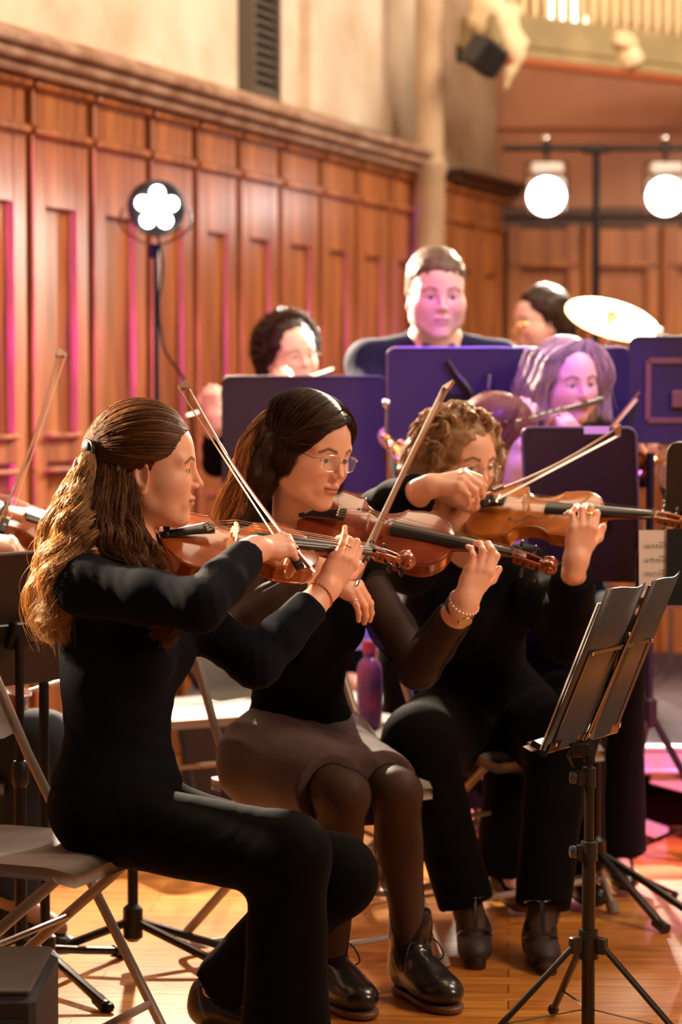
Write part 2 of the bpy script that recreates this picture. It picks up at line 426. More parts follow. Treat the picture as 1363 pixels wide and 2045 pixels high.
def headmat(c, yaw, pitch=0, roll=0):
    """yaw: 0 faces +X, negative turns to the camera; pitch down positive; roll positive tilts the top of the head to its right"""
    return Matrix.Translation(Vector(c)) @ (Matrix.Rotation(math.radians(yaw), 4, 'Z') @ Matrix.Rotation(math.radians(pitch), 4, 'Y') @ Matrix.Rotation(math.radians(roll), 4, 'X'))

# ---------------- strands
def strands(guides, n, r=.0006, wave=.0, wfreq=3., frizz=.0, K=16, seed=1, tips=.3, locks=0):
    """guides: list of (points, spreads, weight). every strand follows one guide with its own offset"""
    g = np.random.default_rng(seed); Vs = []; Fs = []; Cs = []; nv = 0
    tot = sum(q[2] for q in guides)
    for pts, spr, wt in guides:
        m = max(1, int(n*wt/tot)); C = np.array([tuple(p) for p in catmull(pts, K)]); T = np.linspace(0, 1, K)
        sp = np.interp(T, np.linspace(0, 1, len(spr)), spr)
        d = C[-1]-C[0]; d /= np.linalg.norm(d)+1e-9; e1 = np.cross(d, [.3, .9, .2]); e1 /= np.linalg.norm(e1); e2 = np.cross(d, e1)
        th = g.uniform(0, 6.283, m); ra = np.sqrt(g.uniform(0, 1, m)); off = (np.cos(th)*ra)[:, None]*e1+(np.sin(th)*ra)[:, None]*e2
        ln = 1-tips*g.uniform(0, 1, m)**2
        tt = T[None, :]*ln[:, None]; base = np.stack([np.interp(tt, T, C[:, i]) for i in range(3)], 2)
        spt = np.interp(tt, T, sp); pos = base+off[:, None, :]*spt[:, :, None]
        # clumped waves
        nl = locks or 9; cl = g.integers(0, nl, m); ph = np.array([g.uniform(0, 6.28) for _ in range(nl)])[cl]+g.normal(0, .35 if not locks else .18, m)
        if locks:
            lt = g.uniform(0, 6.283, nl); lr = np.sqrt(g.uniform(0, 1, nl)); lo_ = (np.cos(lt)*lr)[:, None]*e1+(np.sin(lt)*lr)[:, None]*e2; ld = g.normal(0, .25, (nl, 3))
            tight = (1-.75*np.clip(tt*1.3, 0, 1))[:, :, None]; o2 = lo_[cl][:, None, :]*(1-tight)+off[:, None, :]*tight+off[:, None, :]*.22*(1-tight)+ld[cl][:, None, :]*(tt**2)[:, :, None]
            pos = base+o2*spt[:, :, None]
        amp = wave*np.clip(tt*1.6, 0, 1)*(.6+.8*g.uniform(0, 1, m))[:, None]
        a = 6.283*wfreq*tt*((.75+.5*g.uniform(0, 1, nl))[cl][:, None] if locks else 1)+ph[:, None]; pos += (np.cos(a)*amp)[:, :, None]*e1+(np.sin(a)*amp)[:, :, None]*e2
        if frizz:
            fz = g.normal(0, 1, (m, 3))*(g.uniform(0, 1, m)**4)[:, None]*frizz; pos += fz[:, None, :]*(tt**1.5)[:, :, None]*4
        tan = np.gradient(pos, axis=1); tan /= np.linalg.norm(tan, axis=2, keepdims=True)+1e-9
        u = np.cross(tan, np.array([.21, .37, .9])); u /= np.linalg.norm(u, axis=2, keepdims=True)+1e-9; w_ = np.cross(tan, u)
        rad = (r*(.6+.8*g.uniform(0, 1, m)))[:, None]*(1-.75*T[None, :]**3)
        ring = []
        for j in range(3):
            q = 2*math.pi*j/3; ring.append(pos+(u*math.cos(q)+w_*math.sin(q))*rad[:, :, None])
        A = np.stack(ring, 2).reshape(-1, 3); Vs.append(A); sh_ = g.uniform(.35, 1.45, m)*np.where(g.uniform(0, 1, m) < .12, 1.5, 1); Cs.append(np.repeat(sh_[:, None]*(.85+.35*T[None, :]), 3, axis=1).ravel())
        s_ = np.arange(m)[:, None, None]*K*3; k_ = np.arange(K-1)[None, :, None]*3; j0 = np.array([0, 1, 2])[None, None]; j1 = np.array([1, 2, 0])[None, None]
        Q = np.stack([s_+k_+j0, s_+k_+j1, s_+k_+3+j1, s_+k_+3+j0], 3).reshape(-1, 4)+nv; Fs.append(Q); nv += len(A)
    global SC
    SC = np.repeat(np.concatenate(Cs)[:, None], 3, 1); return np.concatenate(Vs), np.concatenate(Fs)
def scalp(M, s, u, r=(.104, .083, .094), c=(-.012, 0, .036)):
    u = Vector(u).normalized(); return M @ Vector(((c[0]+u.x*r[0])*s, (c[1]+u.y*r[1])*s, (c[2]+u.z*r[2])*s))
def comb(M, s, u0, u1, n=6, lift=0., end=1., r=(.104, .083, .094)):
    """path over the scalp from direction u0 to u1"""
    a = Vector(u0).normalized(); b = Vector(u1).normalized(); out = []
    for i in range(n):
        t = i/(n-1)*end; q = a.slerp(b, t); k = 1+lift*math.sin(math.pi*t)
        out.append(scalp(M, s, q, tuple(x*k for x in r)))
    return out
# ---------------- shared materials
def hair_mat(name, col, col2, shine=.45):
    if name in MATS: return MATS[name]
    m = bpy.data.materials.new(name); m.use_nodes = True; nt = m.node_tree; N = nt.nodes; L = nt.links
    b = N['Principled BSDF']; b.inputs['Roughness'].default_value = shine; b.inputs['Specular IOR Level'].default_value = .55
    a = N.new('ShaderNodeAttribute'); a.attribute_name = 'col'; r = N.new('ShaderNodeMapRange'); r.inputs[1].default_value = .35; r.inputs[2].default_value = 1.5
    x = N.new('ShaderNodeMix'); x.data_type = 'RGBA'; x.inputs[6].default_value = (*col2, 1); x.inputs[7].default_value = (*col, 1); L.new(a.outputs['Fac'], r.inputs[0]); L.new(r.outputs[0], x.inputs[0]); r = x; L.new(x.outputs[2], b.inputs['Base Color'])
    t = N.new('ShaderNodeBsdfTranslucent'); L.new(r.outputs[2], t.inputs[0]); mx = N.new('ShaderNodeMixShader'); mx.inputs[0].default_value = .45
    L.new(b.outputs[0], mx.inputs[1]); L.new(t.outputs[0], mx.inputs[2]); L.new(mx.outputs[0], N['Material Output'].inputs[0])
    MATS[name] = m; return m
SKIN = mat('skin', attr=True, rough=.45, sss=.35, bump=.04, bscale=300)
BLACKP = mat('black_plastic', (.012, .012, .013), .38)
BLACKM = mat('black_metal', (.014, .013, .013), .32, .3)
CHROME = mat('chrome', (.75, .72, .70), .16, 1.)
SILVER = mat('silver', (.80, .78, .80), .20, 1.)
GREYM = mat('grey_enamel', (.40, .335, .30), .38, .15)
GREYP = mat('grey_plastic', (.27, .235, .22), .5, bump=.15, bscale=500)
VARN = mat('violin_varnish', (.40, .105, .018), .22, coat=.9, var=.5, vscale=14, stretch=(1, 4, 1), col2=(.26, .05, .010))
VARN2 = mat('violin_varnish_red', (.30, .055, .014), .22, coat=.9, var=.5, vscale=14, stretch=(1, 4, 1), col2=(.18, .028, .008))
VARN3 = mat('violin_varnish_gold', (.50, .17, .022), .22, coat=.9, var=.45, vscale=14, stretch=(1, 4, 1), col2=(.34, .09, .012))
EBONY = mat('ebony', (.016, .014, .013), .28)
MAPLE = mat('pale_maple', (.66, .42, .24), .5, var=.25, vscale=120)
BOWW = mat('bow_wood', (.30, .12, .05), .28, coat=.6)
BOWH = mat('bow_hair', (.82, .68, .55), .5)
BRASS = mat('brass', (.90, .60, .22), .22, 1.)
STRING = mat('string_steel', (.70, .62, .55), .3, 1.)
PAPER = mat('paper', (.80, .76, .72), .7)
INK = mat('ink', (.03, .03, .03), .7)

# ---------------- violin
def interp(x, tab):
    xs = [a for a, b in tab]; ys = [b for a, b in tab]; return float(np.interp(x, xs, ys))
def outline_halfwidth(x):
    if x <= .134:
        return interp(x, [(0, .0), (.001, .020), (.004, .042), (.010, .062), (.020, .080), (.035, .094), (.055, .102), (.075, .1035), (.095, .101), (.110, .096), (.122, .0915), (.134, .0935)])
    if x <= .236:
        return interp(x, [(.134, .0935), (.139, .080), (.146, .069), (.158, .0605), (.172, .0565), (.186, .0550), (.200, .0565), (.214, .0615), (.224, .068), (.231, .0735), (.236, .079)])
    return interp(x, [(.236, .079), (.245, .0785), (.262, .082), (.280, .084), (.298, .083), (.315, .077), (.330, .066), (.341, .052), (.348, .038), (.353, .022), (.355, .0)])
def violin(tail, scroll, tilt, label, varn, group='violins being played', shoulder=True, name='violin'):
    tail = Vector(tail); scroll = Vector(scroll); d = (scroll-tail).normalized()
    side = d.cross(Vector((0, 0, 1))).normalized()            # player's right
    up = side.cross(d).normalized(); n = (up*math.cos(math.radians(tilt))+side*math.sin(math.radians(tilt)))
    y = n.cross(d)                                              # local y = player's left
    M3 = Matrix((d, y, n)).transposed(); W = lambda a, b, c: tail+M3 @ Vector((a, b, c))
    root = empty(name, tail, label, 'violin', group)
    xs = sorted(set([0, .001, .0025, .005, .008, .012, .017, .023, .03, .04, .05, .062, .075, .088, .10, .11, .118, .126, .131, .134, .1355, .138, .142, .147, .153, .16, .17, .18, .19, .20, .21, .217, .223, .228, .232, .2345, .236, .24, .248, .26, .272, .285, .298, .308, .317, .325, .332, .338, .343, .347, .3505, .353, .355]))
    def arch(x, s): return .0145*max(0, math.sin(math.pi*min(1, max(0, x/.355))))**.55*(1-abs(s)**2.2)**1.3
    def plate(z0, sgn, name):
        v = []; f = []; ns = 22
        for x in xs:
            wd = outline_halfwidth(x)
            for k in range(ns+1):
                s = -1+2*k/ns; s = math.copysign(abs(s)**.8, s); v.append(W(x, wd*s, z0+sgn*(.002+arch(x, s))))
        m = len(v)
        for x in xs:
            wd = outline_halfwidth(x)
            for k in range(ns+1):
                s = -1+2*k/ns; s = math.copysign(abs(s)**.8, s); v.append(W(x, wd*s, z0-sgn*.002))
        for i in range(len(xs)-1):
            for k in range(ns):
                a = i*(ns+1)+k; q = (a, a+1, a+ns+2, a+ns+1); f.append(q[::-1] if sgn > 0 else q); q2 = tuple(j+m for j in q); f.append(q2 if sgn > 0 else q2[::-1])
            for k in (0, ns):
                a = i*(ns+1)+k; f.append((a, a+ns+1, a+ns+1+m, a+m))
        return link(name, v, f, varn, root)
    top = plate(0, 1, 'top_plate'); plate(-.034, -1, 'back_plate')
    v = []; f = []
    for sgn in (1, -1):
        b = len(v)
        for x in xs:
            wd = max(0, outline_halfwidth(min(max(x, .003), .352))-.0035); xx = min(max(x, .003), .352)
            v += [W(xx, sgn*wd, 0), W(xx, sgn*wd, -.034)]
        for i in range(len(xs)-1): f.append((b+2*i, b+2*i+2, b+2*i+3, b+2*i+1))
    link('rib', v, f, varn, root)
    # f holes and purfling
    zt = lambda x, yy: .0026+arch(x, min(1, abs(yy)/max(outline_halfwidth(x), .01)))
    for sg in (1, -1):
        mb = MB(); pts = []
        for k in range(15):
            t = k/14; x = .128+.068*t; yy = .044-.014*t+.0055*math.sin(2*math.pi*(t-.0))
            pts.append((x, yy))
        for i in range(14):
            w_ = .0012+.0014*math.sin(math.pi*(i+.5)/14)
            (x0, y0), (x1, y1) = pts[i], pts[i+1]
            mb.add([W(x0, sg*(y0-w_), zt(x0, y0)), W(x0, sg*(y0+w_), zt(x0, y0)), W(x1, sg*(y1+w_), zt(x1, y1)), W(x1, sg*(y1-w_), zt(x1, y1))], [(0, 1, 2, 3)])
        for (x, yy), rr in ((pts[0], .0038), (pts[-1], .0032)): mb.lathe([(0, 0), (rr, 0), (rr, .0006), (0, .0006)], W(x, sg*(yy-.001), zt(x, yy)-.0002), M3 @ Vector((0, 0, 1)), 12)
        mb.build('f_hole', EBONY, root)
    mb = MB()
    for sg in (1, -1):
        pp = []
        for x in xs[3:-3]:
            wd = outline_halfwidth(x)-.005; pp.append(W(x, sg*wd, .0022+arch(x, wd/outline_halfwidth(x))+.0001))
        mb.tube(pp, .0007, 4)
    mb.build('purfling', EBONY, root)
    # neck
    mb = MB(); sec = []
    for x, hw, dp, zz in ((.345, .0165, .030, .004), (.365, .0165, .020, .006), (.40, .0150, .016, .008), (.45, .0135, .014, .009), (.486, .0125, .014, .010), (.495, .012, .018, .009)):
        sec.append([W(x, hw*math.cos(a), zz+ (dp*math.sin(a))) for a in [math.pi+math.pi*i/8 for i in range(9)]])
    v = [p for s_ in sec for p in s_]; f = [(i*9+j, i*9+j+1, (i+1)*9+j+1, (i+1)*9+j) for i in range(5) for j in range(8)]+[(i*9+8, i*9, (i+1)*9, (i+1)*9+8) for i in range(5)]
    f += [tuple(range(8, -1, -1)), tuple(range(45, 54))]
    mb.add(v, f); nk = mb.build('neck', varn, root)
    # fingerboard
    sec = []
    for x, hw, zz in ((.212, .0210, .0255), (.30, .0185, .0215), (.40, .0150, .0165), (.485, .0120, .0125)):
        sec.append([W(x, hw*math.cos(a), zz-.006+.0062*math.sin(a)) for a in [math.pi*i/8 for i in range(9)]]+[W(x, -hw, zz-.011), W(x, hw, zz-.011)])
    v = [p for s_ in sec for p in s_]; f = [(i*11+j, (i+1)*11+j, (i+1)*11+(j+1) % 11, i*11+(j+1) % 11) for i in range(3) for j in range(11)]+[tuple(range(11)), tuple(range(43, 32, -1))]
    mb = MB(); mb.add(v, f); mb.box(W(.487, 0, .0135), (.004, .024, .007), M3); mb.build('fingerboard', EBONY, root)
    # bridge
    mb = MB(); poly = [(-.021, 0), (-.014, 0), (-.010, .007), (.010, .007), (.014, 0), (.021, 0), (.019, .014), (.0135, .019), (.0165, .028), (.010, .0325), (0, .0345), (-.010, .0325), (-.0165, .028), (-.0135, .019), (-.019, .014)]
    mb.prism(poly, W(.158, 0, .0150), y, n, d, .0028); mb.build('bridge', MAPLE, root)
    # tailpiece
    sec = []
    for x, hw, zz in ((-.002, .010, .008), (.02, .0115, .014), (.07, .0155, .0265), (.100, .0205, .0335), (.107, .019, .0340)):
        sec.append([W(x, hw*math.cos(a), zz+.005*math.sin(a)) for a in [math.pi*i/8 for i in range(9)]]+[W(x, -hw*.8, zz-.003), W(x, hw*.8, zz-.003)])
    v = [p for s_ in sec for p in s_]; f = [(i*11+j, (i+1)*11+j, (i+1)*11+(j+1) % 11, i*11+(j+1) % 11) for i in range(4) for j in range(11)]+[tuple(range(11)), tuple(range(54, 43, -1))]
    mb = MB(); mb.add(v, f); mb.tube([W(-.006, .004, -.012), W(-.005, .004, .005), W(.003, .004, .010)], .0012, 6); mb.tube([W(-.012, 0, -.017), W(.0, 0, -.017)], .004, 10); tp = mb.build('tailpiece', EBONY, root)
    mb = MB()
    for q in (-.012, -.004, .004, .012): mb.tube([W(.090, q, .034), W(.100, q, .040)], .0020, 8); mb.ball(W(.089, q, .041), .0028, 8)
    mb.build('fine_tuner', CHROME, tp)
    # chinrest
    S = SDF(); Rn = np.array(M3)
    S.ell(W(.028, .052, .026), (.030, .042, .0065), Rn, .01); S.ell(W(.028, .052, .037), (.026, .036, .009), Rn, .006, 's')
    S.cap(W(.012, .02, .022), W(.006, -.012, .018), .007, .006, .012)
    vv, ff = S.mesh(.0028); cr = link('chinrest', vv, ff, EBONY, root)
    mb = MB()
    for q in (.010, .030): mb.tube([W(-.006, q, .018), W(-.006, q, -.040)], .0022, 8); mb.box(W(0, q, -.040), (.012, .010, .003), M3)
    mb.tube([W(.030, .0, .0385), W(.030, .0, .0440)], .005, 10)
    mb.build('clamp', CHROME, cr)
    # strings
    for k, (yb, yn) in enumerate(((.0170, .008), (.0057, .0027), (-.0057, -.0027), (-.0170, -.008))):
        mb = MB(); zb = .0150+.0345-abs(yb)*.16; mb.tube([W(.100, yb*.7, .0395), W(.158, yb, zb), W(.487, yn, .0175), W(.520, yn*.6, .006)], .00055+.00012*k*0, 5)
        mb.build('string', STRING, root)
    # pegbox and scroll
    mb = MB(); c = [(.492, .012, .010, -.012), (.520, .0125, .006, -.018), (.548, .0115, -.002, -.024), (.562, .0095, -.006, -.026)]
    for sg in (1, -1):
        v = []
        for x, hw, zt_, zb_ in c: v += [W(x, sg*hw, zt_), W(x, sg*(hw-.0045), zt_), W(x, sg*(hw-.0045), zb_), W(x, sg*hw, zb_)]
        f = [(i*4+j, (i+1)*4+j, (i+1)*4+(j+1) % 4, i*4+(j+1) % 4) for i in range(3) for j in range(4)]+[(0, 1, 2, 3), (15, 14, 13, 12)]; mb.add(v, f)
    v = []
    for x, hw, zt_, zb_ in c: v += [W(x, hw-.001, zb_+.005), W(x, -hw+.001, zb_+.005), W(x, -hw+.001, zb_), W(x, hw-.001, zb_)]
    mb.add(v, [(i*4+j, (i+1)*4+j, (i+1)*4+(j+1) % 4, i*4+(j+1) % 4) for i in range(3) for j in range(4)]+[(0, 1, 2, 3), (15, 14, 13, 12)])
    pb = mb.build('pegbox', varn, root)
    S = SDF(); cx, cz = .574, -.012
    S.cap(W(cx, -.008, cz), W(cx, .008, cz), .0125, k=.004); S.cap(W(.556, 0, -.012), W(cx, 0, cz-.004), .0105, .011, .008)
    prev = None
    for i in range(30):
        t = i/29; a = math.radians(150-560*t); r_ = .0172-.0115*t; off = .0075+.0105*t; p = (cx+r_*math.cos(a), cz+r_*math.sin(a))
        if prev:
            for sg in (1, -1): S.cap(W(prev[0], sg*prev[2], prev[1]), W(p[0], sg*off, p[1]), .0040-.0012*t, k=.0015)
            if i < 15: S.cap(W(p[0]*.5+prev[0]*.5, -off, p[1]*.5+prev[1]*.5), W(p[0]*.5+prev[0]*.5, off, p[1]*.5+prev[1]*.5), .0036, k=.002)
        prev = (*p, off)
    for sg in (1, -1): S.cap(W(cx, 0, cz), W(cx, sg*.0195, cz), .0042, k=.001)
    vv, ff = S.mesh(.0013, smooth=1); link('scroll', vv, ff, varn, root)
    for k, (x, sg) in enumerate(((.503, 1), (.534, 1), (.517, -1), (.548, -1))):
        mb = MB(); z = -.004-.25*(x-.5); a = W(x, -sg*.014, z); b = W(x, sg*.030, z); mb.tube([a, b], [.0028, .0042], 10)
        ax = (b-a).normalized(); mb.ball(b+ax*.010, .011, 12, (1, 1, 1)); o_ = mb.n-12*7
        for q in range(o_, mb.n):
            p = Vector(mb.v[q])-(b+ax*.010); h_ = p.dot(d); mb.v[q] = tuple(Vector(mb.v[q])-d*h_*.62)
        mb.build('peg', EBONY, root)
    if shoulder:
        mb = MB(); mb.tube(catmull([W(.055, .085, -.058), W(.06, .04, -.066), W(.065, 0, -.060), W(.062, -.05, -.064), W(.058, -.088, -.056)], 12), .009, 8, flat=.55)
        for sg in (1, -1): mb.tube([W(.058, sg*.080, -.055), W(.058, sg*.098, -.036), W(.058, sg*.096, -.030)], .003, 6)
        mb.build('shoulder_rest', BLACKP, root)
    root['_'] = 1; del root['_']
    return root, W, M3
def bow(frog, tip, hair_side, label, group='bows drawn across strings', wood=None, name='violin_bow'):
    frog = Vector(frog); tip = Vector(tip); d = (tip-frog).normalized(); L = .74; tip = frog+d*L
    h = Vector(hair_side); h = (h-d*h.dot(d)).normalized(); y = h.cross(d)
    W = lambda a, b, c: frog+d*a+y*b+h*c          # c towards the hair
    root = empty(name, frog, label, 'bow', group); wood = wood or BOWW
    mb = MB(); n = 16; mb.tube([W(.018+.70*i/n, 0, -.006+.014*math.sin(math.pi*i/n)*1.0) for i in range(n+1)], [.0045-.0018*i/n for i in range(n+1)], 8)
    mb.prism([(.712, -.010), (.742, -.013), (.738, .000), (.733, .014), (.722, .014), (.718, .002), (.708, -.004)], W(0, -.0045, 0), d, h, y, .009)
    mb.build('stick', wood, root)
    mb = MB(); mb.box(W(.055, 0, .0105), (.048, .013, .018), Matrix((d, y, h)).transposed(), .002); fr = mb.build('frog', EBONY, root)
    mb = MB(); mb.lathe([(0, 0), (.0045, .0), (.0045, .016), (.003, .018)], W(0, 0, -.006), d, 12); mb.build('silver_button', SILVER, root); mb = MB(); mb.box(W(.081, 0, .014), (.010, .0145, .013), Matrix((d, y, h)).transposed(), .002); mb.build('ferrule', SILVER, fr)
    mb = MB(); mb.lathe([(0, 0), (.0032, 0), (.0032, .0007), (0, .0007)], W(.055, .0065, .011), y, 14); mb.lathe([(0, 0), (.0032, 0), (.0032, .0007), (0, .0007)], W(.055, -.0065, .011), -y, 14); mb.build('pearl_eye', PAPER, fr)
    v = []
    for x, c in ((.086, .0195), (.730, .0135)): v += [W(x, -.0052, c-.0006), W(x, .0052, c-.0006), W(x, .0052, c+.0006), W(x, -.0052, c+.0006)]
    mb = MB(); mb.add(v, [(0, 1, 5, 4), (1, 2, 6, 5), (2, 3, 7, 6), (3, 0, 4, 7), (0, 3, 2, 1), (4, 5, 6, 7)]); mb.build('bow_hair', BOWH, root)
    mb = MB(); mb.tube([W(.085, 0, -.005), W(.130, 0, -.003)], .0050, 10); mb.build('grip_winding', mat('leather', (.05, .03, .025), .5), root)
    return root, W

# ---------------- folding chair, local x forward, y left
def folding_chair(loc, yaw, label, group='grey folding chairs'):
    R = Matrix.Rotation(math.radians(yaw), 3, 'Z'); loc = Vector(loc); W = lambda x, y, z: loc+R @ Vector((x, y, z))
    root = empty('folding_chair', loc, label, 'chair', group)
    nx, ny = 14, 14; v = []; f = []
    def top(u, t):
        x = -.20+.40*u; hw = .205-.020*(1-u)-.03*max(0, (abs(u-.5)*2-.8)/.2)**2*.6; y = hw*(2*t-1)
        z = .452-.014*math.exp(-((u-.42)/.3)**2-((t-.5)/.32)**2)-(.014*max(0, (u-.85)/.15)**2); return x, y, z
    for lay in (0, 1):
        for i in range(nx+1):
            for j in range(ny+1):
                x, y, z = top(i/nx, j/ny); e = i in (0, nx) or j in (0, ny)
                v.append(W(x, y, z-.030 if lay else z-(.004 if e else 0)))
    m = (nx+1)*(ny+1)
    for i in range(nx):
        for j in range(ny):
            a = i*(ny+1)+j; q = (a, a+ny+1, a+ny+2, a+1); f.append(q)
    for i in range(nx):
        for a, b in ((i*(ny+1), (i+1)*(ny+1)), (i*(ny+1)+ny, (i+1)*(ny+1)+ny)): f.append((a, b, b+m, a+m))
    for j in range(ny):
        for a in (j, nx*(ny+1)+j): f.append((a, a+1, a+1+m, a+m))
    for i in range(nx):
        for j in range(ny):
            a = i*(ny+1)+j+m; f.append((a, a+1, a+ny+2, a+ny+1))
    link('seat', v, f, GREYP, root)
    v = []; f = []; n = 16
    for lay in (0, .014):
        for i in range(n+1):
            s_ = -1+2*i/n; bow_ = .045*(1-s_*s_)
            for zz in range(7):
                t = zz/6; e = .018*max(0, abs(s_)-.8)/.2*(1 if zz in (0, 6) else 0)
                z = .635+.205*t+(e if zz == 0 else -e if zz == 6 else 0)-.025*(s_*s_)*(1-t)*0; x = -.140-.1*(z-.635)/.2-bow_-lay
                v.append(W(x, .225*s_, z))
    m = (n+1)*7
    for i in range(n):
        for k in range(6):
            a = i*7+k; f.append((a, a+7, a+8, a+1)); f.append((a+m, a+1+m, a+8+m, a+7+m))
        for a in (i*7, i*7+6): f.append((a, a+7, a+7+m, a+m))
    for k in range(6):
        for a in (k, n*7+k): f.append((a, a+1, a+1+m, a+m))
    link('backrest', v, f, GREYP, root)
    for sg in (1, -1):
        mb = MB(); mb.tube([W(-.225, sg*.213, .80), W(-.13, sg*.216, .60), W(-.03, sg*.218, .42), W(.20, sg*.222, .012)], .0125, 10, flat=.85)
        mb.build('frame_leg', GREYM, root)
        mb = MB(); mb.tube([W(.165, sg*.195, .425), W(-.10, sg*.198, .20), W(-.265, sg*.200, .06)], .0115, 10); mb.build('rear_leg', GREYM, root)
        mb = MB(); mb.tube([W(.012, sg*.205, .335), W(.012, sg*.232, .335)], .007, 8); mb.box(W(-.06, sg*.208, .425), (.09, .006, .03), R, .002); mb.build('rivet_plate', CHROME, root)
    mb = MB(); mb.tube(catmull([W(-.265, -.200, .060), W(-.285, -.192, .035), W(-.292, -.16, .022), W(-.292, 0, .020), W(-.292, .16, .022), W(-.285, .192, .035), W(-.265, .200, .060)], 22), .0115, 10); mb.build('rear_crossbar', GREYM, root)
    mb = MB(); mb.tube([W(.158, -.22, .085), W(.158, .22, .085)], .009, 8); mb.build('front_crossbar', GREYM, root)
    mb = MB(); mb.tube([W(-.02, -.2, .262), W(-.02, .2, .262)], .007, 8); mb.build('stretcher', GREYM, root)
    for sg in (1, -1):
        mb = MB(); mb.tube([W(.192, sg*.222, .03), W(.204, sg*.222, .0)], .017, 10); mb.build('rubber_foot', GREYP, root)
    return root

# ---------------- orchestra stand with a solid desk
def desk_stand(loc, yaw, wd, hd, zb, tilt, label, matl, lip=True, pole=True, base=True, group='music stands', name='music_stand', rim=None, trim=None):
    """yaw: direction of the player side normal. zb: height of lower desk edge"""
    R = Matrix.Rotation(math.radians(yaw), 3, 'Z') @ Matrix.Rotation(math.radians(-tilt), 3, 'Y'); loc = Vector(loc); c = Vector((loc.x, loc.y, zb))
    W = lambda x, y, z: c+R @ Vector((x, y, z)); ex, ey, ez = R.col[1], R.col[2], R.col[0]
    root = empty(name, Vector((loc.x, loc.y, loc.z)), label, 'music stand', group)
    r = .025; poly = []
    for cx, cy, a0 in ((wd/2-r, hd-r, 0), (-wd/2+r, hd-r, 90)):
        for k in range(6): a = math.radians(a0+18*k); poly.append((cx+r*math.cos(a), cy+r*math.sin(a)))
    poly += [(-wd/2, 0), (wd/2, 0)]
    mb = MB(); mb.prism(poly, W(-.002, 0, 0), Vector(ex), Vector(ey), Vector(ez), .004)
    if lip: mb.box(W(.025, 0, 0), (.052, wd, .003), R); mb.box(W(.05, 0, .008), (.003, wd, .018), R)
    dk = mb.build('desk', matl, root)
    mb = MB(); mb.tube([W(-.003, x, y) for x, y in poly[:12]], .004, 6); mb.tube([W(-.003, wd/2, 0), W(-.003, wd/2, hd-r)], .004, 6); mb.tube([W(-.003, -wd/2, 0), W(-.003, -wd/2, hd-r)], .004, 6)
    mb.build('desk_rim', rim or matl, dk)
    mb = MB(); mb.box(W(-.010, 0, hd*.42), (.014, wd*.55, .05), R, .003); mb.box(W(-.022, 0, hd*.42), (.022, .05, .07), R, .004)
    if trim:
        for z in (.22, .78): mb.box(W(-.006, 0, hd*z), (.006, wd*.8, .016), R)
        for y in (-.4, .4): mb.box(W(-.006, wd*y, hd*.5), (.006, .016, hd*.56), R)
    mb.build('bracket', BLACKM if not trim else trim, root)
    t0 = W(-.03, 0, hd*.42)
    if pole:
        mb = MB(); p = Vector((t0.x, t0.y, loc.z)); mb.tube([p+Vector((0, 0, .10)), p+Vector((0, 0, (t0.z-loc.z)*.6))], .014, 12); mb.tube([p+Vector((0, 0, .5)), Vector(t0)], .010, 12); mb.build('pole', BLACKM, root)
        mb = MB(); mb.lathe([(.014, 0), (.020, .01), (.020, .05), (.014, .06)], p+Vector((0, 0, (t0.z-loc.z)*.58)), n=16); mb.build('clutch', BLACKP, root)
        if base:
            for k in range(3):
                a = math.radians(yaw+60+120*k); q = Vector((math.cos(a), math.sin(a), 0)); mb = MB()
                mb.tube([p+Vector((0, 0, .13)), p+q*.12+Vector((0, 0, .09)), p+q*.27+Vector((0, 0, .018))], [.013, .012, .010], 8, flat=.6); mb.ball(p+q*.275+Vector((0, 0, .012)), .012, 8); mb.build('leg', BLACKM, root)
    return root, W, R
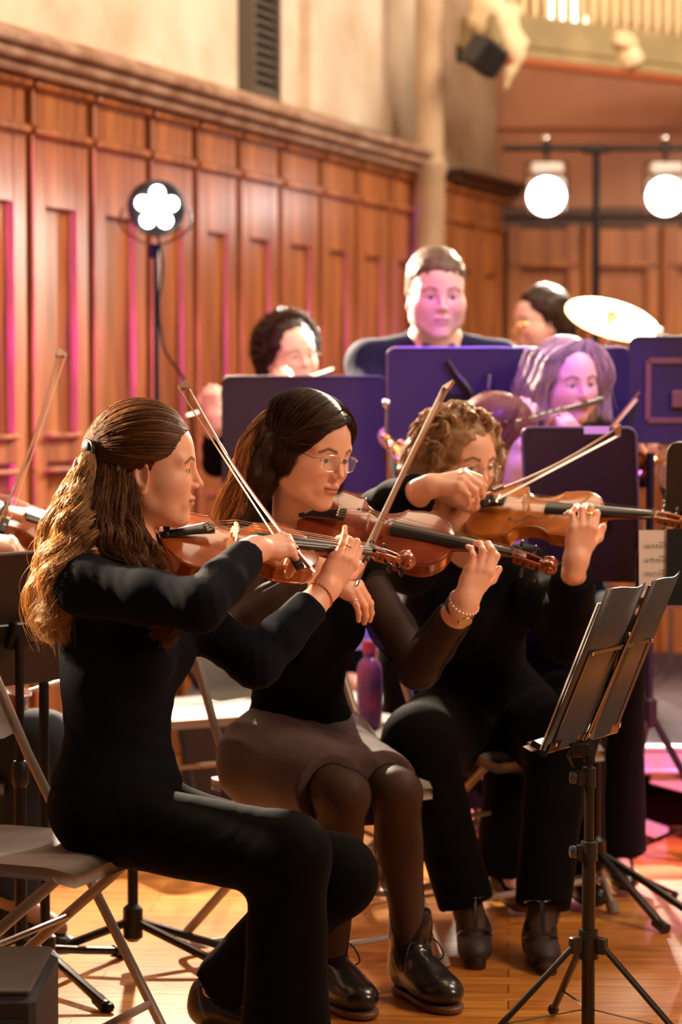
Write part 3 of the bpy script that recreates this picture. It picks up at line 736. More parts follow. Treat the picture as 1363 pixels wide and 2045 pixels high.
# ---------------- people
def v_(p): return Vector(p)
def person(label, J, M, hs, opt):
    """one continuous skin body; clothes, hair, eyes, jewellery as children"""
    h = opt.get('h', 1.); Fd = v_(J['F']).normalized(); Lf = Vector((0, 0, 1)).cross(Fd).normalized()
    pel, nb = v_(J['pel']), v_(J['nb']); up = (nb-pel).normalized(); Rb = np.array(frame(Fd-up*Fd.dot(up), up))
    skin = opt.get('skin', (.80, .50, .37)); male = opt.get('male', False); wide = opt.get('wide', 1.)
    parts = []; info = {}
    S = SDF(); head_prims(S, M, hs, male, opt.get('jaw', 1.), opt.get('nose', 1.))
    hb = M @ Vector((-.022*hs, 0, -.055*hs)); nr = .054 if not male else .062
    S.cap(hb, nb+up*.015, nr*.92, nr*1.05, .035); S.cap(nb-Lf*.02, nb+Lf*.02, nr*1.1, k=.03)
    S.cap(nb-up*.015+Fd*.01, nb-Lf*.10-up*.05, .042, .035, .05); S.cap(nb-up*.015+Fd*.01, nb+Lf*.10-up*.05, .042, .035, .05)
    S.ell(nb-up*.09+Fd*.02, (.075, .12, .07), Rb, .05)
    parts.append(S.mesh(.0029*h, smooth=2)); info['head'] = S
    for sd, k in ((1, 'R'), (-1, 'L')):
        hd = J.get('hand'+k)
        S = SDF(); el, wr = v_(J['el'+k]), v_(J['wr'+k])
        if hd:
            info['h'+k] = hand(S, wr, hd['x'], hd['z'], sd, hd.get('curl', REST), hd.get('spread', (6, 1, -4, -10)), hd.get('thumb', ((.62, .72, -.30), (.85, .35, -.35))), hd.get('s', .92))
            xx = v_(hd['x']).normalized(); S.cap(wr+(el-wr)*.9, wr+(el-wr)*.28, .040, .031, .02); S.cap(wr+(el-wr)*.28, wr, .031, .0245, .02); parts.append(S.mesh(.0024*h, smooth=1))
        else:
            S.cap(el, wr, .038, .026, .02); parts.append(S.mesh(.006, smooth=1))
    S = SDF(); mid = pel.lerp(nb, .62)
    S.ell(mid, (.095, .13*wide, .17), Rb, .05); S.ell(pel.lerp(nb, .3), (.085, .11*wide, .15), Rb, .05); S.ell(pel, (.10, .145*wide, .10), Rb, .05)
    S.cap(nb-up*.06, nb, .05, k=.04)
    for k in 'RL':
        S.cap(nb-up*.06, J['sh'+k], .05, .045, .04); S.cap(J['sh'+k], J['el'+k], .045, .038, .03); S.cap(J['el'+k], v_(J['el'+k]).lerp(v_(J['wr'+k]), .3), .038, .034, .03)
        if 'kn'+k in J:
            hp, kn, an, to = [v_(J[q+k]) for q in ('hip', 'kn', 'an', 'to')]
            S.cap(hp, kn, .078*wide, .052, .04); c = kn.lerp(an, .28); sh_ = (an-kn).normalized(); bk = (c-(kn+to)/2); bk = (bk-sh_*bk.dot(sh_)); bk = bk.normalized() if bk.length > 1e-4 else -Fd
            S.cap(kn, an, .048, .034, .03); S.ell(c+bk*.012, (.046, .046, .11), np.array(frame(sh_.cross(Vector((1, .3, 0))), sh_)), .03); S.cap(an, an.lerp(to, .85), .032, .020, .02); S.cap(an, an+bk*.02-Vector((0, 0, .035)), .03, .026, .02)
    parts.append(S.mesh(.0085 if 'kn' not in opt else .006, smooth=2))
    v, f = join(parts); cols = head_cols(v, M, hs, skin, opt.get('lip', (.58, .22, .17)), opt.get('brow', (.10, .05, .03)))
    # nails
    for k in 'RL':
        if 'h'+k in info:
            for i in range(4):
                t, d, r, n = info['h'+k]['tip%d' % i]; q = v-np.array(t+n*r*.7-d*.001); m = (np.sqrt(((q)**2).sum(1)) < .0058); cols[m] = np.array((.86, .56, .48)) if not opt.get('nail') else np.array(opt['nail'])
    root = link('person', v, f, SKIN, loc=Vector((pel.x, pel.y, 0)) if 'knR' in J else pel, cols=cols)
    tag(root, label, 'person', opt.get('group'))
    eyes(root, M, hs, opt.get('iris', (.08, .10, .10)), math.radians(opt.get('gaze', 0)))
    # ---- top garment
    tm = opt['top']; ta = opt.get('sleeve', tm); S = SDF(); w_ = wide; bust = 0 if male else 1
    rt = opt.get('torso', 1.)
    S.ell(pel.lerp(nb, .66), (.112*rt, .150*w_, .175), Rb, .06); S.ell(pel.lerp(nb, .34), (.098*rt, .122*w_, .16), Rb, .07)
    S.ell(pel+up*.03, (.125*rt, .155*w_, .11), Rb, .06)
    S.cap(nb-up*.055-Lf*.03, v_(J['shR'])+up*.004, .058, .056, .05); S.cap(nb-up*.055+Lf*.03, v_(J['shL'])+up*.004, .058, .056, .05)
    if male:
        for k_, sg in (('R', -1), ('L', 1)): S.cap(nb-up*.012+Lf*sg*.05, v_(J['sh'+k_])+up*.012, .052, .056, .05)
    if bust:
        for sg in (1, -1): S.ell(pel.lerp(nb, .60)+Fd*.085+Lf*sg*.068*w_, (.055, .058, .055), Rb, .045)
    S.cap(nb+up*.06, nb+up*.10, .001, k=.001) if 0 else None
    hem = pel+up*opt.get('hem', -.02)
    big = 5*np.ones(3)
    def cut(S, c, n, r=.35): S.plane(c, n, np.array(c)-r, np.array(c)+r, .006)
    cut(S, hem, -up)
    # neckline
    nk = SDF; S.ell(nb+up*opt.get('neckz', .052)+Fd*opt.get('neckf', .03), (opt.get('neckr', .085)*.95, opt.get('neckr', .085)*1.15, .062), Rb, .012, 's')
    sep = opt.get('sleeve') is not None
    SS = SDF() if sep else S
    for k in 'RL':
        sh, el, wr = [v_(J[q+k]) for q in ('sh', 'el', 'wr')]; r0, r1, r2, r3 = opt.get('slv', (.058, .050, .050, .037)); e = opt.get('cuff', .06)
        wq = wr+(el-wr).normalized()*(e if not isinstance(e, dict) else e[k])
        SS.cap(sh, sh.lerp(el, .55), r0, r1*1.02, .03); SS.cap(sh.lerp(el, .55), el, r1*1.02, r1*.96, .02); SS.cap(el, el.lerp(wq, .45), r1*.96, r2*.96, .02); SS.cap(el.lerp(wq, .45), wq, r2*.96, r3, .012, True)
    loc = []
    for k in 'RL':
        sh, el, wr = [v_(J[q+k]) for q in ('sh', 'el', 'wr')]; d = (el-sh).normalized(); d2 = (wr-el).normalized()
        loc += [(tuple(el), .10, tuple((d+d2).normalized()), 34, .0030), (tuple(sh.lerp(el, .15)), .09, tuple((d+Vector((0, 0, .6))).normalized()), 30, .0026), (tuple(wr), .07, tuple(d2), 55, .0014), (tuple(sh.lerp(el, .6)), .12, tuple((d*.8+up*.6).normalized()), 22, .0016)]
    loc += [(tuple(pel.lerp(nb, .22)), .17, tuple((up+Fd*.35).normalized()), 17, .0035), (tuple(pel.lerp(nb, .55)), .15, tuple((up*.7-Fd*.7).normalized()), 13, .0022)]
    fo = folds(opt.get('fold', .0022), 26, opt.get('seed', 0), loc)
    hr = opt.get('hc', .0065)
    v, f = S.mesh(hr, fold=fo, smooth=1); link(opt.get('topname', 'top'), v, f, tm, root)
    if sep: v, f = SS.mesh(hr, fold=fo, smooth=1); link('sheer_sleeve', v, f, ta, root)
    # ---- trousers
    if 'trousers' in opt and 'knR' in J:
        S = SDF(); r0, r1, r2, r3 = opt.get('trs', (.098, .080, .068, .085)); S.ell(pel-up*.005, (.128*rt, .165*w_, .115), Rb, .05)
        for k in 'RL':
            hp, kn, an = [v_(J[q+k]) for q in ('hip', 'kn', 'an')]
            S.cap(hp, kn, r0*w_, r1, .04); hl_ = opt.get('hemleg', 1.); e = kn+(an-kn)*(hl_[k] if isinstance(hl_, dict) else hl_)
            S.cap(kn, kn.lerp(e, .4), r1*.95, r2, .03); S.cap(kn.lerp(e, .4), e, r2, opt.get('hemr', {}).get(k, r3), .02, True)
        loc = []
        for k in 'RL':
            hp, kn, an = [v_(J[q+k]) for q in ('hip', 'kn', 'an')]; d = (kn-hp).normalized(); e = (an-kn).normalized()
            loc += [(tuple(hp+Fd*.05), .12, tuple((d+Vector((0, 0, .8))).normalized()), 20, .0045), (tuple(kn-d*.05), .10, tuple((d+e).normalized()), 22, .0035), (tuple(hp.lerp(kn, .5)), .14, tuple((d*.8-Vector((0, 0, .5))).normalized()), 15, .0018), (tuple(an), .14, tuple((e*.4+Fd*.8).normalized()), 14, .003)]
        v, f = S.mesh(hr, fold=folds(.0022, 16, 3, loc), smooth=2); link('trousers', v, f, opt['trousers'], root)
    return root, info, Rb
def glasses(parent, M, s, m=None, rx=.0235, rz=.018):
    W = lambda x, y, z: M @ Vector((x*s, y*s, z*s)); m = m or mat('wire_gold', (.62, .48, .36), .25, 1.); mb = MB()
    for sg in (1, -1):
        cy = sg*.032; pts = []
        for k in range(25):
            a = 2*math.pi*k/24; sx = math.copysign(abs(math.cos(a))**.75, math.cos(a)); sz = math.copysign(abs(math.sin(a))**.75, math.sin(a))
            pts.append(W(.1035-.010*(abs(cy+rx*sx)/.055)**2, cy+rx*sx, -.002+rz*sz))
        mb.tube(pts, .0009, 6, caps=False)
        mb.tube([W(.094, sg*.0555, .004), W(.086, sg*.068, .004), W(.040, sg*.074, .006), (W(.0, sg*.078, .008)), W(-.022, sg*.079, -.010)], .0011, 6)
        mb.ball(W(.094, sg*.0565, .004), .0022, 8)
    mb.tube([W(.103, .0095, .002), W(.107, 0, .005), W(.103, -.0095, .002)], .0010, 6)
    g = mb.build('glasses', m, parent)
    for sg in (1, -1):
        n = 20; c = W(.1025, sg*.032, -.002); v = [c]
        for k in range(n):
            a = 2*math.pi*k/n; sx = math.copysign(abs(math.cos(a))**.75, math.cos(a)); sz = math.copysign(abs(math.sin(a))**.75, math.sin(a)); v.append(W(.1030-.010*(abs(sg*.032+rx*sx)/.055)**2, sg*.032+rx*sx, -.002+rz*sz))
        link('lens', v, [(0, 1+k, 1+(k+1) % n) for k in range(n)], mat('lens_glass', (.95, .95, .95), .03, alpha=.10), g)
def shoe(parent, an, to, kind='flat', m=None, name='shoe'):
    an, to = v_(an), v_(to); d = to-an; d.z = 0; d.normalize(); s = Vector((0, 0, 1)).cross(d); m = m or mat('shoe_leather', (.014, .012, .012), .28, coat=.4)
    R = np.array(Matrix((d, s, Vector((0, 0, 1)))).transposed()); fl = Vector((an.x, an.y, min(an.z, to.z)-.03)); S = SDF(); L = (to-an); L.z = 0; L = L.length
    if kind == 'boot':
        z0 = .03; W = lambda x, y, z: Vector((an.x, an.y, z))+d*x+s*y
        S.cap(W(-.005, 0, .15), W(-.012, 0, .06), .047, .045, .02); S.cap(W(-.005, 0, .19), W(-.005, 0, .15), .047, .047, .02); S.ell(W(.03, 0, .060), (.095, .047, .052), R, .03); S.ell(W(.130, 0, .042), (.085, .052, .040), R, .04); S.plane(W(0, 0, .195), (0, 0, 1), np.array(an)-.3, np.array(an)+.3); S.plane(W(0, 0, .022), (0, 0, -1), np.array(an)-.3, np.array(an)+.3)
        v, f = S.mesh(.004, fold=folds(.001, 60, 2, [(tuple(W(.02, 0, .10)), .06, tuple((d*.7+Vector((0, 0, .7)))), 60, .002)]), smooth=1); b = link('boot', v, f, m, parent)
        S = SDF(); S.ell(W(.130, 0, .012), (.090, .050, .028), R, .03); S.ell(W(.0, 0, .012), (.065, .042, .03), R, .05); S.plane(W(0, 0, .018), (0, 0, 1), np.array(an)-.3, np.array(an)+.3); S.plane(W(0, 0, .001), (0, 0, -1), np.array(an)-.3, np.array(an)+.3)
        v, f = S.mesh(.004, smooth=1); link('sole', v, f, mat('sole_rubber', (.16, .07, .04), .5), b)
        mb = MB()
        for k in range(6):
            x = .042+.016*k; z = .118-.011*k; mb.tube([W(x-.006, .022, z-.012), W(x+.004, 0, z+.001), W(x+.006, -.022, z-.010)], .0022, 6)
        mb.tube(catmull([W(.04, 0, .122), W(.055, .03, .135), W(.075, .045, .10), W(.06, .03, .085)], 10), .002, 6); mb.tube(catmull([W(.04, 0, .122), W(.055, -.03, .13), W(.07, -.05, .095), W(.06, -.055, .07)], 10), .002, 6)
        mb.build('shoelace', mat('lace', (.01, .01, .01), .7), b)
        return
    hl = .055 if kind == 'heel' else .012; W = lambda x, y, z: Vector((an.x, an.y, z))+d*x+s*y
    hz = hl
    if kind == 'heel':
        S.cap(W(-.005, 0, .055+.022), W(.05, 0, .05), .036, .036, .02); S.ell(W(.095, 0, .036), (.062, .042, .034), R, .03)
        S.ell(W(.045, 0, .100), (.055, .027, .052), R, .02, 's')
        S.plane(W(.10, 0, .006), (0, 0, -1), np.array(an)-.3, np.array(an)+.3)
        S.cap(W(-.020, 0, .055), W(-.014, 0, .006), .019, .011, .012)
        v, f = S.mesh(.0035, smooth=1); b = link(name, v, f, mat('suede', (.028, .02, .02), .55, bump=.2, bscale=300), parent)
        mb = MB(); mb.tube(catmull([W(-.012, .032, .135), W(.035, .022, .150), W(.052, 0, .150), W(.035, -.024, .150), W(-.012, -.032, .135), W(-.045, 0, .125), W(-.012, .032, .135)], 20), .006, 8, flat=.4)
        mb.tube(catmull([W(.052, 0, .148), W(.068, 0, .115), W(.085, 0, .078)], 8), .006, 8, flat=.5); mb.tube(catmull([W(.050, .040, .060), W(.082, .028, .076), W(.090, 0, .080), W(.082, -.028, .076), W(.050, -.040, .060)], 14), .0045, 8)
        mb.build('patent_strap', mat('patent', (.012, .012, .016), .08, coat=1.), b)
    else:
        z = max(0, min(an.z, .12)-.075); S.ell(W(.0, 0, z+.045), (.055, .038, .042), R, .03); S.ell(W(.10, 0, z*.4+.034), (.075, .043, .032), R, .05); S.cap(W(-.01, 0, z+.08), W(0, 0, z+.05), .036, .04, .03)
        S.plane(W(0, 0, .004+0), (0, 0, -1), np.array(an)-.3, np.array(an)+.3); v, f = S.mesh(.004, smooth=1); link(name, v, f, m, parent)
# ---------------- room
def wood(name, base, dark, scale=1., rough=.3, axis='Z', bump=.15):
    m = bpy.data.materials.new(name); m.use_nodes = True; nt = m.node_tree; N = nt.nodes; L = nt.links; b = N['Principled BSDF']
    tc = N.new('ShaderNodeTexCoord'); mp = N.new('ShaderNodeMapping'); s = {'Z': (9, 9, .7), 'X': (.7, 9, 9)}[axis]; mp.inputs['Scale'].default_value = tuple(a*scale for a in s)
    n = N.new('ShaderNodeTexNoise'); n.inputs['Scale'].default_value = 2.2; n.inputs['Detail'].default_value = 7; n.inputs['Distortion'].default_value = .6
    r = N.new('ShaderNodeValToRGB'); r.color_ramp.elements[0].position = .30; r.color_ramp.elements[1].position = .70; r.color_ramp.elements[0].color = (*dark, 1); r.color_ramp.elements[1].color = (*base, 1)
    L.new(tc.outputs['Object'], mp.inputs[0]); L.new(mp.outputs[0], n.inputs[0]); L.new(n.outputs[0], r.inputs[0]); L.new(r.outputs[0], b.inputs['Base Color'])
    b.inputs['Roughness'].default_value = rough; b.inputs['Coat Weight'].default_value = .22; b.inputs['Coat Roughness'].default_value = .22
    bp = N.new('ShaderNodeBump'); bp.inputs['Strength'].default_value = bump; bp.inputs['Distance'].default_value = .01; L.new(n.outputs[0], bp.inputs['Height']); L.new(bp.outputs[0], b.inputs['Normal'])
    return m
WOODP = wood('panel_wood', (.56, .205, .062), (.20, .056, .018), 1., .34)
WOODD = wood('panel_wood_dark', (.075, .026, .015), (.03, .011, .007), 1., .4)
WOODT = wood('terracotta_board', (.60, .26, .13), (.42, .16, .075), .12, .5)
def floor_mat():
    m = bpy.data.materials.new('floor_boards'); m.use_nodes = True; nt = m.node_tree; N = nt.nodes; L = nt.links; b = N['Principled BSDF']
    tc = N.new('ShaderNodeTexCoord'); mp = N.new('ShaderNodeMapping'); mp.inputs['Rotation'].default_value = (0, 0, math.radians(4)); L.new(tc.outputs['Object'], mp.inputs[0])
    br = N.new('ShaderNodeTexBrick'); br.inputs['Scale'].default_value = 1; br.inputs['Brick Width'].default_value = 1.9; br.inputs['Row Height'].default_value = .075; br.inputs['Mortar Size'].default_value = .0016
    br.inputs['Color1'].default_value = (.80, .35, .065, 1); br.inputs['Color2'].default_value = (.63, .245, .042, 1); br.inputs['Mortar'].default_value = (.12, .04, .012, 1); L.new(mp.outputs[0], br.inputs[0])
    m2 = N.new('ShaderNodeMapping'); m2.inputs['Scale'].default_value = (1.2, 16, 1); L.new(tc.outputs['Object'], m2.inputs[0])
    n = N.new('ShaderNodeTexNoise'); n.inputs['Scale'].default_value = 3.2; n.inputs['Detail'].default_value = 8; n.inputs['Distortion'].default_value = 1.2; L.new(m2.outputs[0], n.inputs[0])
    r = N.new('ShaderNodeValToRGB'); r.color_ramp.elements[0].position = .28; r.color_ramp.elements[1].position = .6; r.color_ramp.elements[0].color = (.55, .45, .36, 1); r.color_ramp.elements[1].color = (1, 1, 1, 1); L.new(n.outputs[0], r.inputs[0])
    x = N.new('ShaderNodeMix'); x.data_type = 'RGBA'; x.blend_type = 'MULTIPLY'; x.inputs[0].default_value = 1; L.new(br.outputs[0], x.inputs[6]); L.new(r.outputs[0], x.inputs[7]); L.new(x.outputs[2], b.inputs['Base Color'])
    b.inputs['Roughness'].default_value = .30; b.inputs['Coat Weight'].default_value = .4; b.inputs['Coat Roughness'].default_value = .15
    bp = N.new('ShaderNodeBump'); bp.inputs['Strength'].default_value = .12; bp.inputs['Distance'].default_value = .01; L.new(n.outputs[0], bp.inputs['Height']); L.new(bp.outputs[0], b.inputs['Normal'])
    return m
PLASTER = mat('plaster', (.82, .72, .60), .8, var=.5, vscale=2.6, bump=.5, bscale=7, col2=(.58, .45, .32))
STONE = mat('stone', (.58, .42, .28), .75, var=.4, vscale=4, bump=.3, bscale=14, col2=(.40, .27, .17))
MOULD = mat('cornice_paint', (.50, .34, .25), .5, var=.6, vscale=7, col2=(.24, .11, .06))
def struct(mb, name, m, loc=None, smooth=False): return tag(mb.build(name, m, None, loc, smooth=smooth), kind='structure')
mb = MB(); mb.box((1, 6.5, -.05), (14, 17, .1)); struct(mb, 'floor', floor_mat(), (0, 0, 0))
# left wall line: point and direction
WD = Vector((.402, 1, 0)).normalized(); WN = Vector((WD.y, -WD.x, 0))   # WN points into the hall
W0 = Vector((-1.128, 8.0, 0))
def WL(s, n=0, z=0): return W0+WD*s+WN*n+Vector((0, 0, z))
def s_at(px, n=0.):                                  # distance along the wall seen at pixel column px (at mid height)
    k = (px-681.5)/F; q = W0+WN*n; return (k*q.y-q.x)/(WD.x-k*WD.y)
RW = Matrix((WD, WN, Vector((0, 0, 1)))).transposed()
def wbox(mb, s0, s1, n0, n1, z0, z1, bev=0): mb.box(WL((s0+s1)/2, (n0+n1)/2, (z0+z1)/2), (s1-s0, abs(n1-n0), z1-z0), RW, bev)
ZC = 2.50; S_COL = s_at(832); S_END = s_at(1008)
mb = MB(); wbox(mb, -4.5, S_END+.3, -.45, -.20, 0, 5.6); struct(mb, 'wall_left', PLASTER, smooth=False)
mb = MB(); wbox(mb, -4.5, S_END, -.20, -.055, 0, ZC-.02); struct(mb, 'trim_1', WOODD)        # panel backing, colour darkened to stand for deep shade in the gaps
mb = MB(); z = ZC
for (n1, za, zb_) in ((.16, 0, .035), (.13, -.04, 0), (.095, -.075, -.04)): wbox(mb, -4.5, S_COL-.02, -.06, n1, z+za, z+zb_, .008)
struct(mb, 'trim_2', MOULD)
mb = MB(); wbox(mb, -4.5, s_at(700), -.20, -.02, ZC+.035, ZC+.11, .02); struct(mb, 'trim_3', MOULD)
edges = [s_at(p, .0) for p in (47, 170, 285, 378, 465, 548, 628)]
pitch_ = (edges[-1]-edges[0])/6; bays = [edges[0]+pitch_*(k-9) for k in range(0, 9)]+edges
while bays[-1]+pitch_ < S_END+.2: bays.append(bays[-1]+pitch_)
k = 4
for i in range(len(bays)-1):
    a, b = bays[i]+.025, bays[i+1]-.025; mb = MB(); zt = ZC-.075
    st = .085
    wbox(mb, a, a+st, -.055, .030, .12, zt-.16, .004); wbox(mb, b-st, b, -.055, .030, .12, zt-.16, .004)      # stiles
    wbox(mb, a+st, b-st, -.055, .030, zt-.42, zt-.16, .004)                                                # top rail
    wbox(mb, a, b, -.055, .055, zt-.19, zt-.155, .010)                                                     # collar
    wbox(mb, a+.004, b-.004, -.055, .030, zt-.155, zt-.03, .004); wbox(mb, a-.006, b+.006, -.055, .060, zt-.035, zt, .010)
    wbox(mb, a+st, b-st, -.055, .004, .98, zt-.42, .0)                                                    # upper field
    for q in (a+st, b-st-.014): wbox(mb, q, q+.014, .0, .018, 1.24, zt-.42, .004)
    wbox(mb, a+st, b-st, -.055, .030, 1.14, 1.225, .004); wbox(mb, a+st-.01, b-st+.01, -.055, .052, 1.222, 1.238, .004)
    wbox(mb, a+st, b-st, -.055, .030, .86, .98, .004); wbox(mb, a+st, b-st, -.055, .004, .25, .90, .0); wbox(mb, a, b, -.055, .045, .0, .20, .01)
    wbox(mb, a+st-.01, b-st+.01, -.055, .050, 1.105, 1.12, .004); wbox(mb, a+st-.01, b-st+.01, -.055, .045, .975, .992, .004)
    struct(mb, 'trim_%d' % k, WOODP, smooth=True); k += 1
# stone blocks standing proud of the plaster on the upper wall and the lit reveal
mb = MB()
for a, b, z0, z1 in ((s_at(630, -.12), S_COL, ZC+.11, 5.4),):
    wbox(mb, a, b, -.22, -.12, z0, z1, .02)
struct(mb, 'trim_%d' % k, PLASTER); k += 1
# cornice beyond the column
mb = MB(); wbox(mb, S_COL+.35, S_END, -.06, .10, ZC-.07, ZC-.035, .01); wbox(mb, S_COL+.35, S_END, -.06, .14, ZC-.035, ZC, .01); struct(mb, 'trim_%d' % k, WOODD); k += 1
# string course high on the wall
mb = MB(); wbox(mb, s_at(600), S_END, -.22, -.02, 3.62, 3.70, .02); wbox(mb, s_at(600), S_END, -.22, -.06, 3.54, 3.62, .02); struct(mb, 'trim_%d' % k, MOULD); k += 1
# column
cp = P(857, 400, 11.55); mb = MB()
mb.lathe([(.11, 0), (.11, .25), (.085, .3), (.079, .4), (.077, 2.42), (.088, 2.44), (.088, 2.48), (.070, 2.50), (.060, 4.9), (.09, 5.0)], (cp.x, cp.y, 0), n=32); tag(mb.build('stone_column', STONE), 'pale round stone column standing against the panelled wall', 'column')
# stone pier right of the column
mb = MB(); a = s_at(905, .0); wbox(mb, a, S_END-.05, -.20, -.03, ZC, 5.4, .02); struct(mb, 'trim_%d' % k, STONE); k += 1
# back wall facing the camera
YB = WL(S_END).y; XB = WL(S_END).x
mb = MB(); mb.box((XB+2.9, YB+.22, 2.8), (6.2, .3, 5.6)); struct(mb, 'wall_back', WOODT)
def bz(py, Y=None): return P(681, py, Y or YB).z
mb = MB(); mb.box((XB+2.9, YB+.02, bz(425)), (6.2, .14, .05), None, .01); mb.box((XB+2.9, YB+.04, bz(445)), (6.2, .08, .08), None, .01); struct(mb, 'trim_%d' % k, WOODD); k += 1
x = XB+.02
while x < 4.2:
    mb = MB(); z1 = bz(450); c = x+.19
    for q in (x+.03, x+.35): mb.box((q, YB+.03, z1/2), (.07, .09, z1), None, .004)
    mb.box((c, YB+.04, z1-.10), (.38, .08, .20), None, .004); mb.box((c, YB+.05, .95), (.38, .08, .16), None, .004); mb.box((c, YB+.055, z1/2), (.38, .05, z1)); mb.box((c, YB+.02, z1-.21), (.38, .10, .025), None, .004)
    mb.box((x+.41, YB+.01, z1/2), (.03, .12, z1), None, .01)
    struct(mb, 'trim_%d' % k, WOODP, smooth=True); k += 1; x += .42
# horizontal seam high on the terracotta board
mb = MB(); mb.box((XB+2.9, YB+.055, bz(250)), (6.2, .03, .02)); struct(mb, 'trim_%d' % k, WOODT); k += 1
# organ gallery, slightly nearer on the right
G0 = P(1008, 90, YB-1.25); G1 = P(1400, 130, YB-.40); gd = (G1-G0); gd.z = 0; gd.normalize(); gn = Vector((gd.y, -gd.x, 0)); RG = Matrix((gd, gn, Vector((0, 0, 1)))).transposed()
mb = MB(); mid = (G0+G1)/2; zf0, zf1 = P(1185, 140, mid.y).z, P(1185, 72, mid.y).z
GM = mat('gallery_paint', (.40, .30, .15), .5, var=.3, vscale=5)
mb.box(Vector((mid.x+.4, mid.y, (zf0+zf1)/2))+gn*-.12, (2.6, .26, zf1-zf0), RG, .02); mb.box(Vector((mid.x+.4, mid.y, zf0-.02)), (2.6, .05, .05), RG, .01); struct(mb, 'trim_%d' % k, GM); k += 1
mb = MB(); mb.box(Vector((mid.x+.4, mid.y, zf0-.055))+gn*.01, (2.6, .04, .045), RG, .01); struct(mb, 'trim_%d' % k, mat('red_paint', (.36, .09, .03), .5)); k += 1
# bright stained window high behind the gallery
wy = YB+.04
mb = MB(); a, b = P(1085, 0, wy), P(1172, 40, wy); mb.box(((a.x+b.x)/2, wy, b.z+.45), (b.x-a.x, .04, .95)); struct(mb, 'window_1', mat('window_glow', (.9, .85, .75), .5, emit=(1, .93, .80), estr=5.0, var=.3, vscale=12), smooth=False)
mb = MB()
for q in (a.x-.03, b.x+.03): mb.box((q, wy-.03, b.z+.45), (.05, .10, .98), None, .01)
struct(mb, 'trim_%d' % k, GM); k += 1
PIPE = mat('gilded_pipe', (.80, .62, .36), .35, .25)
ORD = 'first second third fourth fifth sixth seventh eighth ninth tenth eleventh twelfth thirteenth fourteenth'.split()
for i in range(14):
    px = 1182+i*22; pt = G0.lerp(G1, (px-1008)/392.)-gn*.10; m_ = MB(); r = .026 if i not in (1, 2, 3) else .030
    m_.lathe([(.002, 0), (r*.55, .06), (r, .14), (r, 1.35), (r*.9, 1.36)], (pt.x, pt.y, zf1-.02), n=14)
    o = m_.build('pipe', PIPE); tag(o, 'gilded organ pipe above the gallery front, %s of the tall pipes from the left' % ORD[i], 'organ pipe', 'organ pipes above the gallery')
for i in range(7):
    px = 1014+i*22; pt = G0.lerp(G1, (px-1008)/392.)-gn*.06; m_ = MB(); m_.lathe([(.002, 0), (.014, .05), (.022, .10), (.022, .42), (.02, .43)], (pt.x, pt.y, zf1-.02), n=12)
    tag(m_.build('pipe', PIPE), 'short gilded organ pipe left of the tall ones, %s from the left' % ORD[i], 'organ pipe', 'short organ pipes')
for i, px in enumerate((1084, 1114, 1146, 1177, 1208)):
    pt = P(px, 82+i*3, G0.lerp(G1, (px-1008)/392.).y-.05); m_ = MB(); m_.lathe([(.002, -.035), (.018, -.028), (.026, -.008), (.018, .02), (.006, .05), (.005, .10), (.010, .11)], pt, n=14)
    tag(m_.build('drop_finial', mat('cream_paint', (.82, .70, .48), .4)), 'cream drop shaped finial on the gallery front, %s of the row from the left' % ORD[i], 'finial', 'drop finials under the gallery')
# corbel lamp
c = P(1245, 110, mid.y-.28); mb = MB(); mb.box(c+Vector((0, 0, .06)), (.14, .14, .10), Matrix.Rotation(.3, 3, 'Y'), .03); root = mb.build('corbel', mat('cream_plaster', (.80, .64, .40), .5, bump=.3, bscale=20)); tag(root, 'cream scroll corbel projecting from the gallery front', 'corbel')
mb = MB(); mb.lathe([(.03, -.06), (.068, -.045), (.075, 0), (.06, .03), (.02, .04)], c+Vector((.035, 0, -.03)), (.5, 0, -1), 18); mb.build('scroll', mat('cream_plaster'), root)
# carved bracket at the corner
c0 = P(1000, 60, YB-1.55); mb = MB(); CR = mat('cream_plaster')
S = SDF(); q = lambda px, py: P(px, py, YB-1.55)
for a, b, ra, rb in (((985, 18), (1000, 40), .075, .07), ((990, 50), (1015, 75), .055, .045), ((1012, 75), (1030, 110), .05, .045), ((1028, 90), (1020, 140), .045, .03), ((1018, 130), (1010, 180), .028, .012), ((955, 40), (980, 60), .05, .04), ((1030, 70), (1045, 85), .035, .03), ((960, 10), (970, 60), .05, .03), ((1030, 20), (1025, 60), .03, .03)):
    S.cap(q(*a), q(*b), ra, rb, .03)
v, f = S.mesh(.012, fold=folds(.008, 60, 3), smooth=1); tag(link('carved_bracket', v, f, CR), 'cream carved ornament on the corner above the black loudspeaker', 'carving')
# black louvred panel
a, b = s_at(490, -.17), s_at(546, -.17); z0 = P(515, 178, W0.y+WD.y*(a+b)/2).z
mb = MB(); wbox(mb, a, a+.03, -.2, -.13, z0, 4.2); wbox(mb, b-.03, b, -.2, -.13, z0, 4.2); wbox(mb, a, b, -.2, -.13, z0-.03, z0)
root = mb.build('louvre_panel', mat('dark_frame', (.10, .08, .065), .6), smooth=False); tag(root, 'tall dark louvred panel set in the plaster wall above the cornice', 'louvre')
mb = MB(); z = z0+.02
while z < 4.2: mb.box(WL((a+b)/2, -.165, z), (b-a-.06, .06, .008), RW @ Matrix.Rotation(math.radians(-38), 3, 'X')); z += .040
mb.build('slats', mat('dark_slats', (.14, .12, .10), .55), root, smooth=False)
mb = MB(); wbox(mb, a, b, -.20, -.195, z0, 4.2); mb.build('backing', mat('dark_frame'), root, smooth=False)
